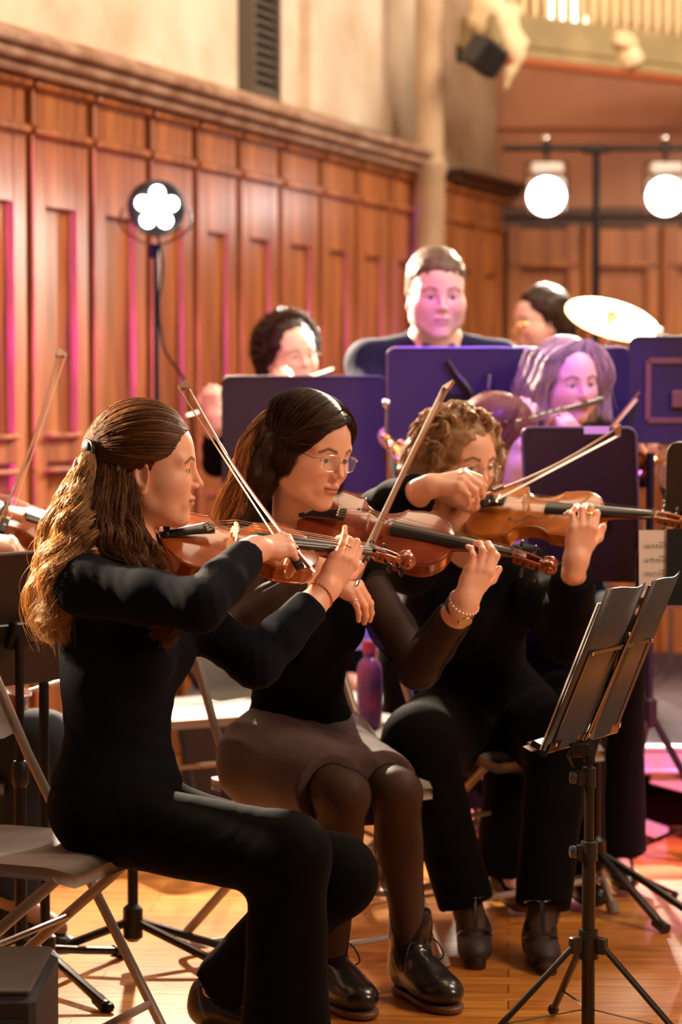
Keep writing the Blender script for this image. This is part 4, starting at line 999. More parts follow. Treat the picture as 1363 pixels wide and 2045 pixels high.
# platform on the right with pink lit aluminium edge
mb = MB(); R0, R1 = .50, 3.4; RY = 7.35
DECK = mat('deck_top', (.05, .028, .032), .9, spec=.1, var=.3, vscale=8)
mb.box(((R0+R1)/2, RY+1.35, .285), (R1-R0, 2.7, .03)); plat = mb.build('platform', DECK, loc=(R0, RY, 0), smooth=False); tag(plat, 'low stage platform with aluminium edge under the back row', 'platform')
ALU = mat('aluminium', (.72, .62, .64), .35, .6)
mb = MB(); mb.box(((R0+R1)/2, RY-.012, .255), (R1-R0, .03, .09), None, .004); mb.box(((R0+R1)/2, RY-.03, .292), (R1-R0, .02, .014), None, .003); mb.box(((R0+R1)/2, RY-.028, .222), (R1-R0, .02, .012), None, .003); mb.build('edge_beam', ALU, plat)
for x0, x1, za, zb_ in ((.42, 1.0, .22, .02), (.95, 1.62, .20, .02), (2.1, 1.42, .22, .03), (2.1, 2.8, .22, .03)):
    mb = MB(); d = Vector((x1-x0, 0, zb_-za)); mb.box(((x0+x1)/2, RY+.02, (za+zb_)/2+.0), (d.length, .03, .045), Matrix.Rotation(-math.atan2(d.z, d.x), 3, 'Y'), .004); mb.build('diagonal_brace', ALU, plat)
for x in (.55, 1.45, 2.4):
    mb = MB(); mb.box((x, RY+.12, .12), (.05, .05, .24), None, .004); mb.build('leg', ALU, plat)
mb = MB(); mb.box(((R0+R1)/2, RY+.9, .13), (R1-R0-.1, .02, .26)); mb.build('black_skirt', mat('black_cloth', (.01, .008, .01), .9), plat, smooth=False)
# second platform at the left behind the stands
mb = MB(); mb.box((-.02, 8.55, .165), (1.05, .8, .33), None, .01); tag(mb.build('platform', mat('dark_deck', (.05, .035, .035), .6), loc=(-.02, 8.55, 0)), 'low dark platform under the flute player in glasses', 'platform')
# ---------------- chairs of the front row
def floorP(px, Y): return P(px, 900, Y).xy.to_3d()
folding_chair((-.630, 4.88, 0), -22, 'grey folding chair under the front woman with the wavy ponytail')
folding_chair((-.055, 5.72, 0), -50, 'grey folding chair under the woman in the dark skirt')
folding_chair((.42, 6.34, 0), -52, 'grey folding chair under the violinist with curly blonde hair')

NAVY = mat('navy_jersey', (.0035, .0050, .0105), .85, bump=.08, bscale=400, sheen=.02, spec=.08)
BLK = mat('black_jersey', (.0022, .0022, .0034), .85, bump=.08, bscale=400, sheen=.015, spec=.07)
BTR = mat('black_trousers', (.0022, .0020, .0020), .8, bump=.10, bscale=500, sheen=.015, spec=.07)
SHEER = mat('sheer_black', (.012, .009, .010), .7, alpha=.80, spec=.2)
SKIRT = mat('dark_skirt', (.060, .030, .030), .7, bump=.15, bscale=300, sheen=.1)
TIGHTS = mat('sheer_tights', (.018, .010, .009), .6, alpha=.73, spec=.25)

# ======== woman in front
F1 = Vector((.94, -.34, 0))
J1 = dict(F=F1, pel=P(232, 1605, 4.92), nb=P(243, 1105, 4.93), shR=P(172, 1172, 4.75), shL=P(285, 1168, 5.06), elR=P(398, 1210, 4.64), wrR=P(508, 1098, 4.86),
          elL=P(512, 1325, 4.98), wrL=P(650, 1178, 5.09), hipR=P(208, 1640, 4.84), hipL=P(275, 1625, 5.01), knR=P(575, 1708, 4.70), knL=P(672, 1750, 4.95),
          anR=P(572, 2085, 4.72), anL=P(424, 1985, 5.12), toR=P(680, 2140, 4.62), toL=P(560, 2045, 5.06),
          handR=dict(x=(.62, .38, .12), z=(-.05, -.50, .86), curl=[(48, 42, 22), (58, 44, 22), (66, 40, 20), (62, 40, 20)], spread=(5, 1, -3, -8), thumb=((.62, .10, -.75), (.7, -.05, -.55))),
          handL=dict(x=(.55, .16, .82), z=(.46, -.84, -.20), curl=[(30, 70, 45), (26, 72, 45), (20, 62, 38), (-6, 22, 18)], spread=(3, 1, -4, -12), thumb=((.60, .62, -.30), (.95, .20, -.10))))
M1 = headmat(P(294, 933, 4.94), 2, 4, 2); H1 = 1.02
w1, i1, R1_ = person('woman in navy long sleeved top with long wavy ponytail, bowing a violin in front', J1, M1, H1,
    dict(top=NAVY, trousers=BTR, topname='long_sleeve_top', neckr=.088, neckz=.058, neckf=.035, cuff=dict(R=.035, L=.045), h=.8, slv=(.058, .053, .050, .040), trs=(.092, .084, .076, .094), hemr=dict(L=.066), hemleg=dict(R=1.02, L=.93), jaw=.95, nose=1.0, fold=.0016, wide=.93, torso=1.08, seed=1, gaze=-4, iris=(.05, .07, .08), hem=.035, skin=(.84, .49, .35)))
shoe(w1, J1['anL'], J1['toL'], 'flat'); shoe(w1, J1['anR'], J1['toR'], 'flat')
HB = hair_mat('brown_hair', (.42, .185, .065), (.055, .022, .011))
# ---- hair pulled back to a tie, falling in waves
tie = P(183, 897, 4.90)
S = SDF(); R3 = np.array(M1.to_3x3())
T1 = lambda x, y, z: M1 @ Vector((x*H1, y*H1, z*H1))
S.ell(T1(-.020, 0, .040), (.101, .083, .092), R3, .02); S.ell(T1(-.06, 0, .0), (.06, .068, .075), R3, .03); S.cap(T1(-.09, 0, .03), tie, .045, .016, .04)
S.ell(T1(.118, 0, -.022), (.060, .090, .088), R3, .025, 's'); S.ell(T1(.03, 0, -.075), (.075, .12, .068), R3, .025, 's')
v, f = S.mesh(.0035, fold=lambda p: .0008*np.sin(((p-np.array(tie))@np.array([.10, .75, .65]))*900+3*wob(p, 20, 2)), smooth=1); hair1 = link('hair', v, f, HB, w1)
G = []; ti = M1.inverted() @ tie; tu = Vector((ti.x+.012, ti.y, ti.z-.036)); CC = Vector((-.012, 0, .036)); RR = (.104, .083, .094)
hl = [(.087, .0, .086), (.084, .022, .085), (.076, .040, .078), (.064, .055, .060), (.052, .064, .040), (.036, .071, .026), (.018, .077, .020), (.000, .080, .014), (-.016, .083, .004), (-.034, .084, -.010), (-.052, .078, -.020), (-.068, .066, -.024)]
def hdir(p): return Vector(((p[0]-CC.x)/RR[0], (p[1])/RR[1], (p[2]-CC.z)/RR[2]))
for sd in (-1, 1):
    for q in catmull([(a, b*sd, c) for a, b, c in hl], 130):
        pth = comb(M1, H1, hdir(q), tu, 7, lift=.035, end=.94); pth.append(tie); pth[0] = pth[0].lerp(pth[1], random.uniform(-.04, .16)); G.append((pth, (.0016, .006, .006, .004), .5))
for a in np.linspace(-1.3, 1.3, 26):                 # crown layers
    for e in (.25, .6):
        u0 = Vector((.80-e, math.sin(a)*.95, .55+.55*math.cos(a))); pth = comb(M1, H1, u0, tu, 7, lift=.03, end=.93); pth.append(tie); G.append((pth, (.006, .008, .007, .004), 1))
A = strands(G, 8500, .0006, .0010, 2, .0016, 16, 11, tips=.04); SA = SC
def pl(*q): return [P(*a) for a in q]
G = [(pl((183, 897, 4.90), (168, 930, 4.88), (146, 1000, 4.85), (118, 1090, 4.83), (100, 1180, 4.83), (104, 1275, 4.84)), (.007, .018, .032, .044, .042, .028), 5),
     (pl((184, 899, 4.88), (172, 940, 4.85), (155, 1010, 4.81), (136, 1080, 4.79), (108, 1160, 4.78), (92, 1245, 4.79)), (.007, .016, .028, .036, .038, .026), 4.5),
     (pl((186, 900, 4.90), (184, 950, 4.86), (186, 1010, 4.83), (176, 1060, 4.80), (146, 1120, 4.77), (122, 1200, 4.77)), (.007, .016, .026, .028, .030, .02), 3),
     (pl((232, 890, 4.91), (234, 970, 4.85), (240, 1040, 4.82), (262, 1090, 4.80), (290, 1130, 4.79), (318, 1145, 4.80)), (.004, .022, .024, .020, .018, .012), 2.6),
     (pl((266, 895, 4.91), (260, 985, 4.855), (272, 1060, 4.84), (298, 1100, 4.84), (315, 1140, 4.86), (318, 1180, 4.86)), (.004, .016, .018, .018, .014, .012), 2.0),
     (pl((208, 905, 4.89), (208, 970, 4.85), (208, 1040, 4.81), (228, 1085, 4.79), (262, 1120, 4.775), (300, 1150, 4.775)), (.005, .026, .032, .028, .022, .014), 3),
     (pl((300, 1120, 4.86), (300, 1180, 4.84), (318, 1235, 4.80), (345, 1255, 4.79), (338, 1290, 4.79)), (.02, .02, .018, .020, .012), .8),
     (pl((300, 1120, 4.86), (290, 1190, 4.84), (300, 1240, 4.80), (322, 1262, 4.80), (305, 1278, 4.80)), (.02, .02, .014, .014, .012), .5)]
HG1 = hair_mat('backlit_golden_hair', (1.0, .70, .36), (.30, .14, .055))  # lightened ends, with the backlight glow also put into the colour
v, f = strands(G[:3], 8500, .00068, .0125, 2.9, .0045, 34, 12, tips=.35, locks=13); link('backlit_lengths', v, f, HG1, hair1)
B = strands(G[3:], 6000, .00065, .0095, 2.6, .0026, 34, 13, tips=.35, locks=9)
SC = np.concatenate([SA, SC]); v, f = join([A, B]); link('hair_strands', v, f, HB, hair1)
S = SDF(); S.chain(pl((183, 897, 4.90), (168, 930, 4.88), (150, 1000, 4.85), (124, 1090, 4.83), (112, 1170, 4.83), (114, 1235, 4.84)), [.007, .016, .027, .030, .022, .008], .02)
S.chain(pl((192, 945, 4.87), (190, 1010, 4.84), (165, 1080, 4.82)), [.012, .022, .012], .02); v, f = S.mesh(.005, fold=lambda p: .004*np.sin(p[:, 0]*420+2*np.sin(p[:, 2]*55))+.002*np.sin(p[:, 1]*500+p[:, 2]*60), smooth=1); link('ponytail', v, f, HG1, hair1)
S = SDF(); S.chain(pl((232, 945, 4.88), (232, 1010, 4.86), (255, 1075, 4.83)), [.03, .026, .012], .02)
v, f = S.mesh(.005, fold=lambda p: .004*np.sin(p[:, 0]*420+2*np.sin(p[:, 2]*55))+.002*np.sin(p[:, 1]*500+p[:, 2]*60), smooth=1); link('inner_lengths', v, f, HB, hair1)
mb = MB(); mb.box(tie+Vector((0, -.004, .002)), (.022, .05, .034), None, .006); mb.tube(catmull([tie+Vector((-.012, 0, .02)), tie+Vector((.004, -.03, .012)), tie+Vector((.006, -.03, -.014)), tie+Vector((-.010, -.01, -.02))], 10), .004, 6); link('hair_claw', mb.v, mb.f, BLACKP, hair1)
# earring, bracelet, ring
e = T1(-.003, -.084, -.036); mb = MB(); mb.tube([e, e+Vector((0, -.001, -.012))], .0006, 5); mb.ball(e, .0022, 8)
for k in range(7): a = k*.9; mb.ball(e+Vector((.004*math.cos(a), 0, -.020+.007*math.sin(a))), .0022, 7)
mb.build('earring', mat('earring_gold', (.85, .66, .45), .25, 1.), w1)
def ringaround(c, ax, r, tr, n=28, bead=None, mbx=None, e=1., zref=None):
    mbx = mbx or MB(); ax = Vector(ax).normalized(); a = (Vector(zref) if zref else Vector((0, 0, 1))).cross(ax).normalized(); b = ax.cross(a); pts = [Vector(c)+(a*math.cos(2*math.pi*k/n)+b*math.sin(2*math.pi*k/n)*e)*r for k in range(n+1)]
    if bead:
        for p in pts[:-1]: mbx.ball(p, bead, 8)
    else: mbx.tube(pts, tr, 6)
    return mbx
d = (J1['elL']-J1['wrL']).normalized(); mb = ringaround(J1['wrL']+d*.012, d, .0292, .0014); mb = ringaround(J1['wrL']+d*.018, d+Vector((.2, 0, .3)), .0305, 0, 26, .0030, mb); mb.build('bracelet', mat('coral_bead', (.62, .16, .10), .35), w1)
c, ax, r = i1['hL']['pip2']; ringaround(c, ax, r+.0012, .0015).build('ring', SILVER, w1)

# ======== second woman
F2 = Vector((.64, -.77, 0))
J2 = dict(F=F2, pel=P(598, 1495, 5.68), nb=P(592, 1090, 5.56), shR=P(486, 1155, 5.44), shL=P(724, 1160, 5.66), elR=P(492, 1240, 5.26), wrR=P(648, 1142, 5.30),
          elL=P(836, 1335, 5.50), wrL=P(930, 1200, 5.33), hipR=P(535, 1520, 5.60), hipL=P(655, 1520, 5.74), knR=P(688, 1588, 5.24), knL=P(792, 1585, 5.38),
          anR=P(655, 1955, 5.40), anL=P(822, 1915, 5.45), toR=P(722, 2060, 5.24), toL=P(892, 1990, 5.29),
          handR=dict(x=(.72, -.02, -.42), z=(.30, -.55, .78), curl=[(40, 30, 15), (30, 30, 15), (28, 30, 18), (22, 26, 15)], spread=(8, 2, -5, -12), thumb=((.62, .30, -.60), (.8, .1, -.4))),
          handL=dict(x=(.42, -.10, .90), z=(.36, -.90, -.26), curl=[(22, 62, 40), (18, 60, 40), (14, 58, 38), (8, 52, 34)], spread=(8, 3, -4, -11), thumb=((.60, .62, -.30), (.95, .20, -.10))))
M2 = headmat(P(616, 900, 5.39), -42, 15, -3); H2 = 1.02
w2, i2, R2_ = person('woman with long dark hair and glasses in black top and skirt playing violin', J2, M2, H2,
    dict(top=BLK, sleeve=SHEER, topname='black_top', neckr=.085, neckz=.045, neckf=.03, cuff=dict(R=.05, L=.058), slv=(.056, .050, .050, .043), kn=1, h=.9, fold=.0018, wide=.92, seed=2, hem=-.03, jaw=1.02, skin=(.82, .47, .33), brow=(.05, .028, .02), gaze=-10))
HD = hair_mat('dark_hair', (.14, .06, .028), (.012, .007, .006), .4)
T2 = lambda x, y, z: M2 @ Vector((x*H2, y*H2, z*H2)); R3 = np.array(M2.to_3x3())
S = SDF(); S.ell(T2(-.020, 0, .040), (.103, .087, .094), R3, .02); S.ell(T2(-.05, 0, -.02), (.075, .082, .08), R3, .03)
S.ell(T2(.122, .012, -.022), (.062, .088, .098), R3, .02, 's'); S.ell(T2(.045, 0, -.07), (.07, .11, .06), R3, .02, 's')
S.chain([T2(-.03, -.078, .0), T2(-.04, -.085, -.06), P(505, 985, 5.40), P(475, 1050, 5.38)], [.03, .034, .036, .018], .03)
v, f = S.mesh(.0045, fold=lambda p: .0012*np.sin(p[:, 0]*500+p[:, 1]*300+2*np.sin(p[:, 2]*30)), smooth=1); hair2 = link('hair', v, f, HD, w2)
G = []
hl2 = [(.070, .030, .098), (.082, .000, .088), (.080, -.025, .080), (.070, -.046, .062), (.056, -.062, .038), (.040, -.072, .012), (.026, -.078, -.010)]
for k in range(40):                                       # from the parting down both sides
    t = k/39; part = Vector((.72-1.5*t, .26, 1.0)); px_ = part.x
    for sd in (-1, 1):
        u1 = Vector((.10+.30*px_, sd*1.0, -.22)); pth = comb(M2, H2, part, u1, 7, lift=.05, end=1)
        if sd < 0: pth += [pth[-1]+Vector((-.01, 0, -.05)), P(520-20*t-8*(k % 3), 985, 5.40+.04*(k % 3)), P(480-18*t+6*(k % 4), 1045, 5.40+.05*(k % 3)), P(450+8*(k % 5), 1085, 5.40+.04*(k % 3))]
        else: pth += [pth[-1]+Vector((.0, .012, -.05)), pth[-1]+Vector((-.005, .02, -.11))]
        G.append((pth, (.004, .010, .012, .012), 1 if sd < 0 else .8))
RR2 = (.106, .086, .097)
for q in catmull(hl2, 26):                                 # swept from the parting across the temple
    a_ = Vector(((.072+.012)/RR2[0], .24/1.0*.9, .85)); b_ = Vector(((q.x+.012)/RR2[0], q.y/RR2[1], (q.z-.036)/RR2[2]))
    pth = comb(M2, H2, a_, b_, 5, lift=.02)
    e_ = Vector((-.10, -1, -.30)); pth += comb(M2, H2, b_, e_, 5, lift=.03)[1:]; pth += [pth[-1]+Vector((-.015, 0, -.05)), pth[-1]+Vector((-.04, 0, -.11))]
    G.append((pth, (.003, .005, .008, .010, .012), 1.2))
for q in ((.080, .034, .085), (.070, .052, .065), (.058, .066, .035), (.046, .076, .0)):
    b_ = Vector(((q[0]+.012)/RR2[0], q[1]/RR2[1], (q[2]-.036)/RR2[2])); pth = comb(M2, H2, Vector((.78, .24, .85)), b_, 4, lift=.02); pth += comb(M2, H2, b_, Vector((.12, 1, -.25)), 4, lift=.03)[1:]; pth += [pth[-1]+Vector((0, .01, -.06))]
    G.append((pth, (.003, .006, .010, .012), 2.5))
v, f = strands(G, 8500, .0008, .0045, 1.8, .0030, 22, 21, tips=.25); link('hair_strands', v, f, HD, hair2)
HDL = hair_mat('lit_bronze_hair', (.95, .56, .24), (.24, .10, .035), .4)  # golden light on her left side painted in as brighter locks
G = [(pl((540, 815, 5.45), (512, 850, 5.45), (492, 920, 5.46), (480, 1000, 5.46), (462, 1060, 5.46)), (.002, .012, .022, .028, .024), 1), (pl((528, 835, 5.42), (506, 880, 5.42), (488, 950, 5.42), (470, 1020, 5.42), (455, 1075, 5.42)), (.002, .012, .02, .026, .024), 1)]
G += [(pl((535, 825, 5.40), (508, 855, 5.37), (488, 910, 5.36), (476, 985, 5.38), (450, 1070, 5.40)), (.002, .010, .018, .028, .028), 1.2)]
v, f = strands(G, 4200, .0009, .007, 2.2, .003, 22, 22, tips=.3, locks=9); link('lit_lengths', v, f, HDL, hair2)
glasses(w2, M2, H2)
# skirt over both thighs
S = SDF(); pel, up = J2['pel'], Vector((0, 0, 1)); S.ell(pel, (.130, .165, .125), R2_, .05); S.cap(J2['hipR'], J2['hipL'], .105, k=.06)
for k in 'RL':
    hp, kn = J2['hip'+k], J2['kn'+k]; S.cap(hp, hp.lerp(kn, .84), .112, .084, .05, True)
a = J2['hipR'].lerp(J2['hipL'], .5); b = J2['knR'].lerp(J2['knL'], .5); S.cap(a+Vector((0, 0, -.01)), a.lerp(b, .76)+Vector((0, 0, -.005)), .115, .070, .07, True)
v, f = S.mesh(.006, fold=folds(.003, 18, 5, [(tuple(J2['hipR']), .17, tuple((Vector((.3, .2, .9))).normalized()), 15, .006), (tuple(J2['hipL'].lerp(J2['knL'], .5)), .15, tuple(Vector((.8, -.2, .5)).normalized()), 15, .004), (tuple(a.lerp(b, .5)), .15, tuple(Vector((.7, .5, .3)).normalized()), 14, .004)]), smooth=1); link('skirt', v, f, SKIRT, w2)
S = SDF()
for k in 'RL':
    hp, kn, an = [J2[q+k] for q in ('hip', 'kn', 'an')]
    S.cap(hp.lerp(kn, .5), kn, .070, .0555, .03); c = kn.lerp(an, .30); sh_ = (an-kn).normalized(); S.cap(kn, an, .0515, .0375, .03); S.ell(c-F2*.014, (.050, .050, .115), np.array(frame(Vector((1, .3, 0)), -sh_)), .03)
v, f = S.mesh(.0055, smooth=2); link('tights', v, f, TIGHTS, w2)
shoe(w2, J2['anL'], J2['toL'], 'boot'); shoe(w2, J2['anR'], J2['toR'], 'boot')
d = (J2['elL']-J2['wrL']).normalized(); mb = ringaround(J2['wrL']+d*.006, d, .0335, 0, 24, .0042); mb.build('bead_bracelet', mat('blush_bead', (.78, .52, .44), .3), w2)
wz = Vector((.42, -.86, -.28)); mb = ringaround(J2['wrL']+d*.028, d, .0335, .0034); mb.build('watch_strap', mat('watch_strap', (.04, .025, .02), .5), w2)
wz = (wz-d*wz.dot(d)).normalized(); c = J2['wrL']+d*.028+wz*.036; mb = MB(); mb.lathe([(0, -.004), (.0160, -.004), (.0175, 0), (.0165, .0035), (.0150, .0035), (.0150, .002), (0, .002)], c, wz, 28); wt = mb.build('watch', BRASS, w2)
mb = MB(); mb.lathe([(0, 0), (.0148, 0), (.0148, .0006), (0, .0006)], c+wz*.0022, wz, 28); mb.build('watch_face', mat('watch_face', (.66, .46, .25), .3), wt)
c, ax, r = i2['hR']['pip3']; ringaround(c, ax, r+.0012, .0018).build('ring', SILVER, w2)

# ======== third woman, curly blonde
F3 = Vector((.62, -.78, 0))
J3 = dict(F=F3, pel=P(968, 1430, 6.34), nb=P(905, 1085, 6.12), shR=P(815, 1135, 6.02), shL=P(1050, 1140, 6.24), elR=P(762, 1030, 5.80), wrR=P(858, 972, 5.62),
          elL=P(1130, 1270, 5.90), wrL=P(1150, 1122, 5.70), hipR=P(900, 1455, 6.26), hipL=P(1040, 1455, 6.40), knR=P(840, 1482, 5.88), knL=P(1118, 1475, 5.98),
          anR=P(948, 1860, 5.84), anL=P(1078, 1868, 5.80), toR=P(950, 1925, 5.70), toL=P(1092, 1935, 5.64),
          handR=dict(x=(.78, -.22, .20), z=(.18, -.52, .82), curl=[(44, 40, 22), (56, 40, 22), (62, 38, 20), (66, 36, 20)], spread=(4, 0, -3, -8), thumb=((.62, .15, -.72), (.7, -.05, -.6)), s=.95),
          handL=dict(x=(.24, .0, .97), z=(.30, -.92, -.15), curl=[(30, 70, 45), (24, 66, 45), (24, 62, 40), (28, 52, 34)], spread=(10, 3, -3, -8), thumb=((.60, .62, -.30), (.95, .20, -.10)), s=.98))
M3 = headmat(P(915, 918, 5.97), -50, 13, 0); H3 = 1.0
w3, i3, R3_ = person('woman with curly blonde hair in loose black top, bow hand before her face', J3, M3, H3,
    dict(top=BLK, trousers=BTR, topname='loose_black_top', neckr=.085, neckz=.05, cuff=.05, slv=(.066, .066, .066, .052), trs=(.108, .092, .072, .070), hemleg=.86, wide=1.18, torso=1.25, fold=.003, seed=3, hem=-.07, kn=1, skin=(.80, .48, .35), h=1.1))
T3 = lambda x, y, z: M3 @ Vector((x*H3, y*H3, z*H3)); Rn3 = np.array(M3.to_3x3())
HBL = hair_mat('blonde_hair', (.95, .68, .40), (.36, .20, .09), .5)
S = SDF(); S.ell(T3(-.024, 0, .035), (.112, .104, .098), Rn3, .02); S.ell(T3(-.05, -.03, -.04), (.085, .09, .10), Rn3, .04); S.ell(T3(.122, 0, -.014), (.072, .082, .098), Rn3, .012, 's'); S.ell(T3(.05, 0, -.09), (.07, .12, .06), Rn3, .02, 's')
v, f = S.mesh(.005, fold=lambda p: .006*wob(p, 90, 1)+.003*wob(p, 220, 2), smooth=1); hair3 = link('hair', v, f, HBL, w3)
g = np.random.default_rng(5); G = []
for k in range(170):
    u = Vector((g.uniform(-1, .62), g.uniform(-1, 1), g.uniform(-.75, 1))).normalized()
    if u.x > .38 and u.z < .72: continue
    p0 = scalp(M3, H3, u, (.106, .096, .098)); out = (p0-T3(0, 0, 0)).normalized(); t = Vector(g.normal(size=3)).cross(out).normalized(); dn = Vector((0, 0, -1))
    G.append(([p0, p0+out*.016+t*.012+dn*.006, p0+out*.020-t*.006+dn*.030, p0+out*.014+t*.010+dn*.050, p0+out*.018-t*.004+dn*.066], (.003, .008, .010, .006), 1))
v, f = strands(G, 7500, .0009, .0065, 2.4, .003, 18, 31, tips=.3); link('curls', v, f, HBL, hair3)
glasses(w3, M3, H3)
S = SDF()
for k in 'RL':
    kn, an, to = J3['kn'+k], J3['an'+k], J3['to'+k]; S.cap(kn.lerp(an, .6), an, .044, .037, .02); S.cap(an, to, .037, .026, .02); S.cap(an, an-F3*.02-Vector((0, 0, .03)), .033, .028, .02)
v, f = S.mesh(.005, smooth=1); link('tights', v, f, TIGHTS, w3)
shoe(w3, J3['anR'], J3['toR'], 'heel'); shoe(w3, J3['anL'], J3['toL'], 'heel')
c, ax, r = i3['hL']['pip1']; ringaround(c, ax, r+.001, .0014).build('ring', BRASS, w3)

# ======== violins and bows of the front row
violin(P(320, 1074, 4.95), P(822, 1110, 5.20), 33, 'orange brown violin held by the woman with the wavy ponytail', VARN)
violin(P(598, 1032, 5.45), P(1132, 1128, 5.36), 43, 'red brown violin held by the woman with dark hair and glasses', VARN2)
violin(P(936, 1018, 6.07), P(1352, 1034, 5.84), 38, 'golden violin held by the curly blonde violinist', VARN3)
bow(P(622, 1148, 4.86), P(362, 762, 5.42), (-.9, .0, -.25), 'bow crossing the front violin, tip raised up to the left')
bow(P(706, 1172, 5.22), P(897, 768, 5.76), (-.7, .1, -.5), 'upright bow leaning right, played by the woman in dark hair and glasses')
bow(P(948, 1003, 5.60), P(1240, 857, 6.20), (.1, .1, -1), 'wide lit bow pointing right from the hand before the curly blonde face')
# ======== music stand in front (folding, holds a black folder)
def front_stand():
    A = P(1085, 1500, 4.90); B = P(1225, 1458, 5.21); C = P(1217, 1167, 4.83)     # bottom near, bottom far, top near
    ex = (B-A); wd = .36; ex.normalize(); ey = (C-A); ey = (ey-ex*ey.dot(ex)).normalized(); ez = ex.cross(ey)   # ez away from the players?
    if ez.dot(Vector((1, -.3, 0))) < 0: ez = -ez
    W = lambda x, y, z: A+ex*x+ey*y+ez*z                                       # z>0 is the back seen by the camera
    bx = P(1176, 1880, 4.98); hub = Vector((bx.x, bx.y, 0)); root = empty('folding_music_stand', hub, 'black folding music stand on a tripod in the right foreground', 'music stand')
    mb = MB()
    def bar(a, b, w=.006, t=.0018): mb.box((a+b)/2, ((b-a).length, w, t), frame((b-a), ez), 0)
    z = .010; cx = wd/2; bot = .0
    bar(W(0, .012, z), W(wd, .012, z), .026); bar(W(.02, .225, z+.004), W(wd-.03, .225, z+.004), .009)
    bar(W(cx-.01, .0, z+.006), W(cx+.01, .29, z+.006), .012, .003)
    for a, b in (((.02, .225), (.015, .02)), ((wd-.03, .225), (wd-.02, .02)), ((cx, .255), (.08, .02)), ((cx, .255), (wd-.08, .02)), ((cx-.008, .225), (cx+.05, .02)), ((cx+.06, .02), (cx+.02, .22))): bar(W(a[0], a[1], z), W(b[0], b[1], z), .006)
    bar(W(wd-.03, .225, z+.004), W(wd+.03, .175, z-.02), .009)
    bar(W(.0, .0, -.03), W(.0, .0, z), .02); 
    fr = mb.build('desk_frame', BLACKM, root, smooth=False)
    mb = MB(); mb.box(W(cx, .0, -.014), (wd, .002, .05), Matrix((ex, ey, ez)).transposed()); mb.box(W(.0-.006, -.002, -.022), (.05, .002, .022), Matrix((ex, ey, ez)).transposed()); mb.build('ledge', mat('bright_steel', (.35, .30, .27), .3, .8), fr, smooth=False)
    mb = MB()
    for x, y in ((.02, .225), (wd-.03, .225), (cx, .255), (.015, .02), (wd-.02, .02), (cx, .02)): mb.lathe([(0, 0), (.004, 0), (.004, .004), (0, .005)], W(x, y, z+.004), ez, 10)
    link('rivet', mb.v, mb.f, CHROME, fr)
    piv = W(cx, -.012, .02); top = Vector((hub.x, hub.y, P(1176, 1500, 5.0).z))
    mb = MB(); mb.tube([W(cx, .0, z+.004), piv, top+Vector((0, 0, .02)), top+Vector((0, 0, -.02))], [.007, .008, .010, .012], 10); mb.box(top+Vector((-.02, -.005, .006)), (.040, .016, .030), None, .003); mb.build('tilt_head', BLACKM, root)
    mb = MB(); mb.tube([top+Vector((-.035, -.01, .02)), top+Vector((-.045, -.014, -.005)), top+Vector((-.034, -.012, -.03))], [.004, .010, .003], 8, flat=.4); mb.build('wing_nut', BLACKP, root)
    zs = [P(1176, y, 4.98).z for y in (1500, 1552, 1700, 1885)]
    for a, b, r in ((zs[0], zs[1], .0065), (zs[1], zs[2], .0105), (zs[2], .06, .0140)):
        mb = MB(); mb.tube([Vector((hub.x, hub.y, a)), Vector((hub.x, hub.y, b-.02))], r, 14); mb.build('tube', mat('satin_black', (.035, .028, .026), .28, .6), root)
    for zz, r in ((zs[1], .014), (zs[2], .018)):
        mb = MB(); mb.lathe([(r*.8, -.022), (r, -.020), (r, .020), (r*.8, .022)], (hub.x, hub.y, zz), n=16); mb.box((hub.x-.016, hub.y-.004, zz), (.020, .014, .030), None, .002); c = mb.build('collar', BLACKP, root)
        mb = MB(); mb.lathe([(.006, 0), (.012, .002), (.013, .008), (.012, .014), (.004, .016)], (hub.x-.026, hub.y-.004, zz), (-1, -.1, 0), 14); mb.build('knob', mat('steel_blue_knob', (.06, .07, .08), .25, .5), c)
    mb = MB(); zh = zs[3]; mb.lathe([(.017, .03), (.020, .03), (.022, 0), (.022, -.03), (.017, -.03)], (hub.x, hub.y, zh), n=16)
    for a in (-38, 205, 100): q = Vector((math.cos(math.radians(a)), math.sin(math.radians(a)), 0)); mb.box(Vector((hub.x, hub.y, zh))+q*.028, (.030, .018, .034), Matrix.Rotation(math.radians(a), 3, 'Z'), .002)
    mb.build('tripod_hub', BLACKP, root)
    mb = MB(); mb.lathe([(.006, 0), (.011, .002), (.011, .012), (.004, .014)], (hub.x-.028, hub.y-.01, zh), (-1, -.2, 0), 12); mb.build('knob', BLACKP, root)
    for a in (-38, 205, 100):
        q = Vector((math.cos(math.radians(a)), math.sin(math.radians(a)), 0)); h0 = Vector((hub.x, hub.y, zh)); L = .27; mb = MB()
        mb.tube([h0+q*.034, h0+q*L+Vector((0, 0, -zh+.02))], .0085, 10, flat=.7); lg = mb.build('leg', mat('satin_black'), root)
        mb = MB(); m_ = h0+q*(L*.72)+Vector((0, 0, (-zh)*.66)); mb.tube([m_, Vector((hub.x, hub.y, .085))+q*.015], .003, 6, flat=.4); mb.build('brace', BLACKM, lg)
        mb = MB(); mb.ball(h0+q*(L+.008)+Vector((0, 0, -zh+.014)), .013, 10); mb.build('rubber_foot', BLACKP, lg)
    # folder: two leaves
    FM = mat('folder_card', (.040, .037, .040), .42, bump=.05, bscale=90)
    fo = empty('music_folder', W(cx, 0, -.01), 'open black music folder resting on the front folding stand', 'folder')
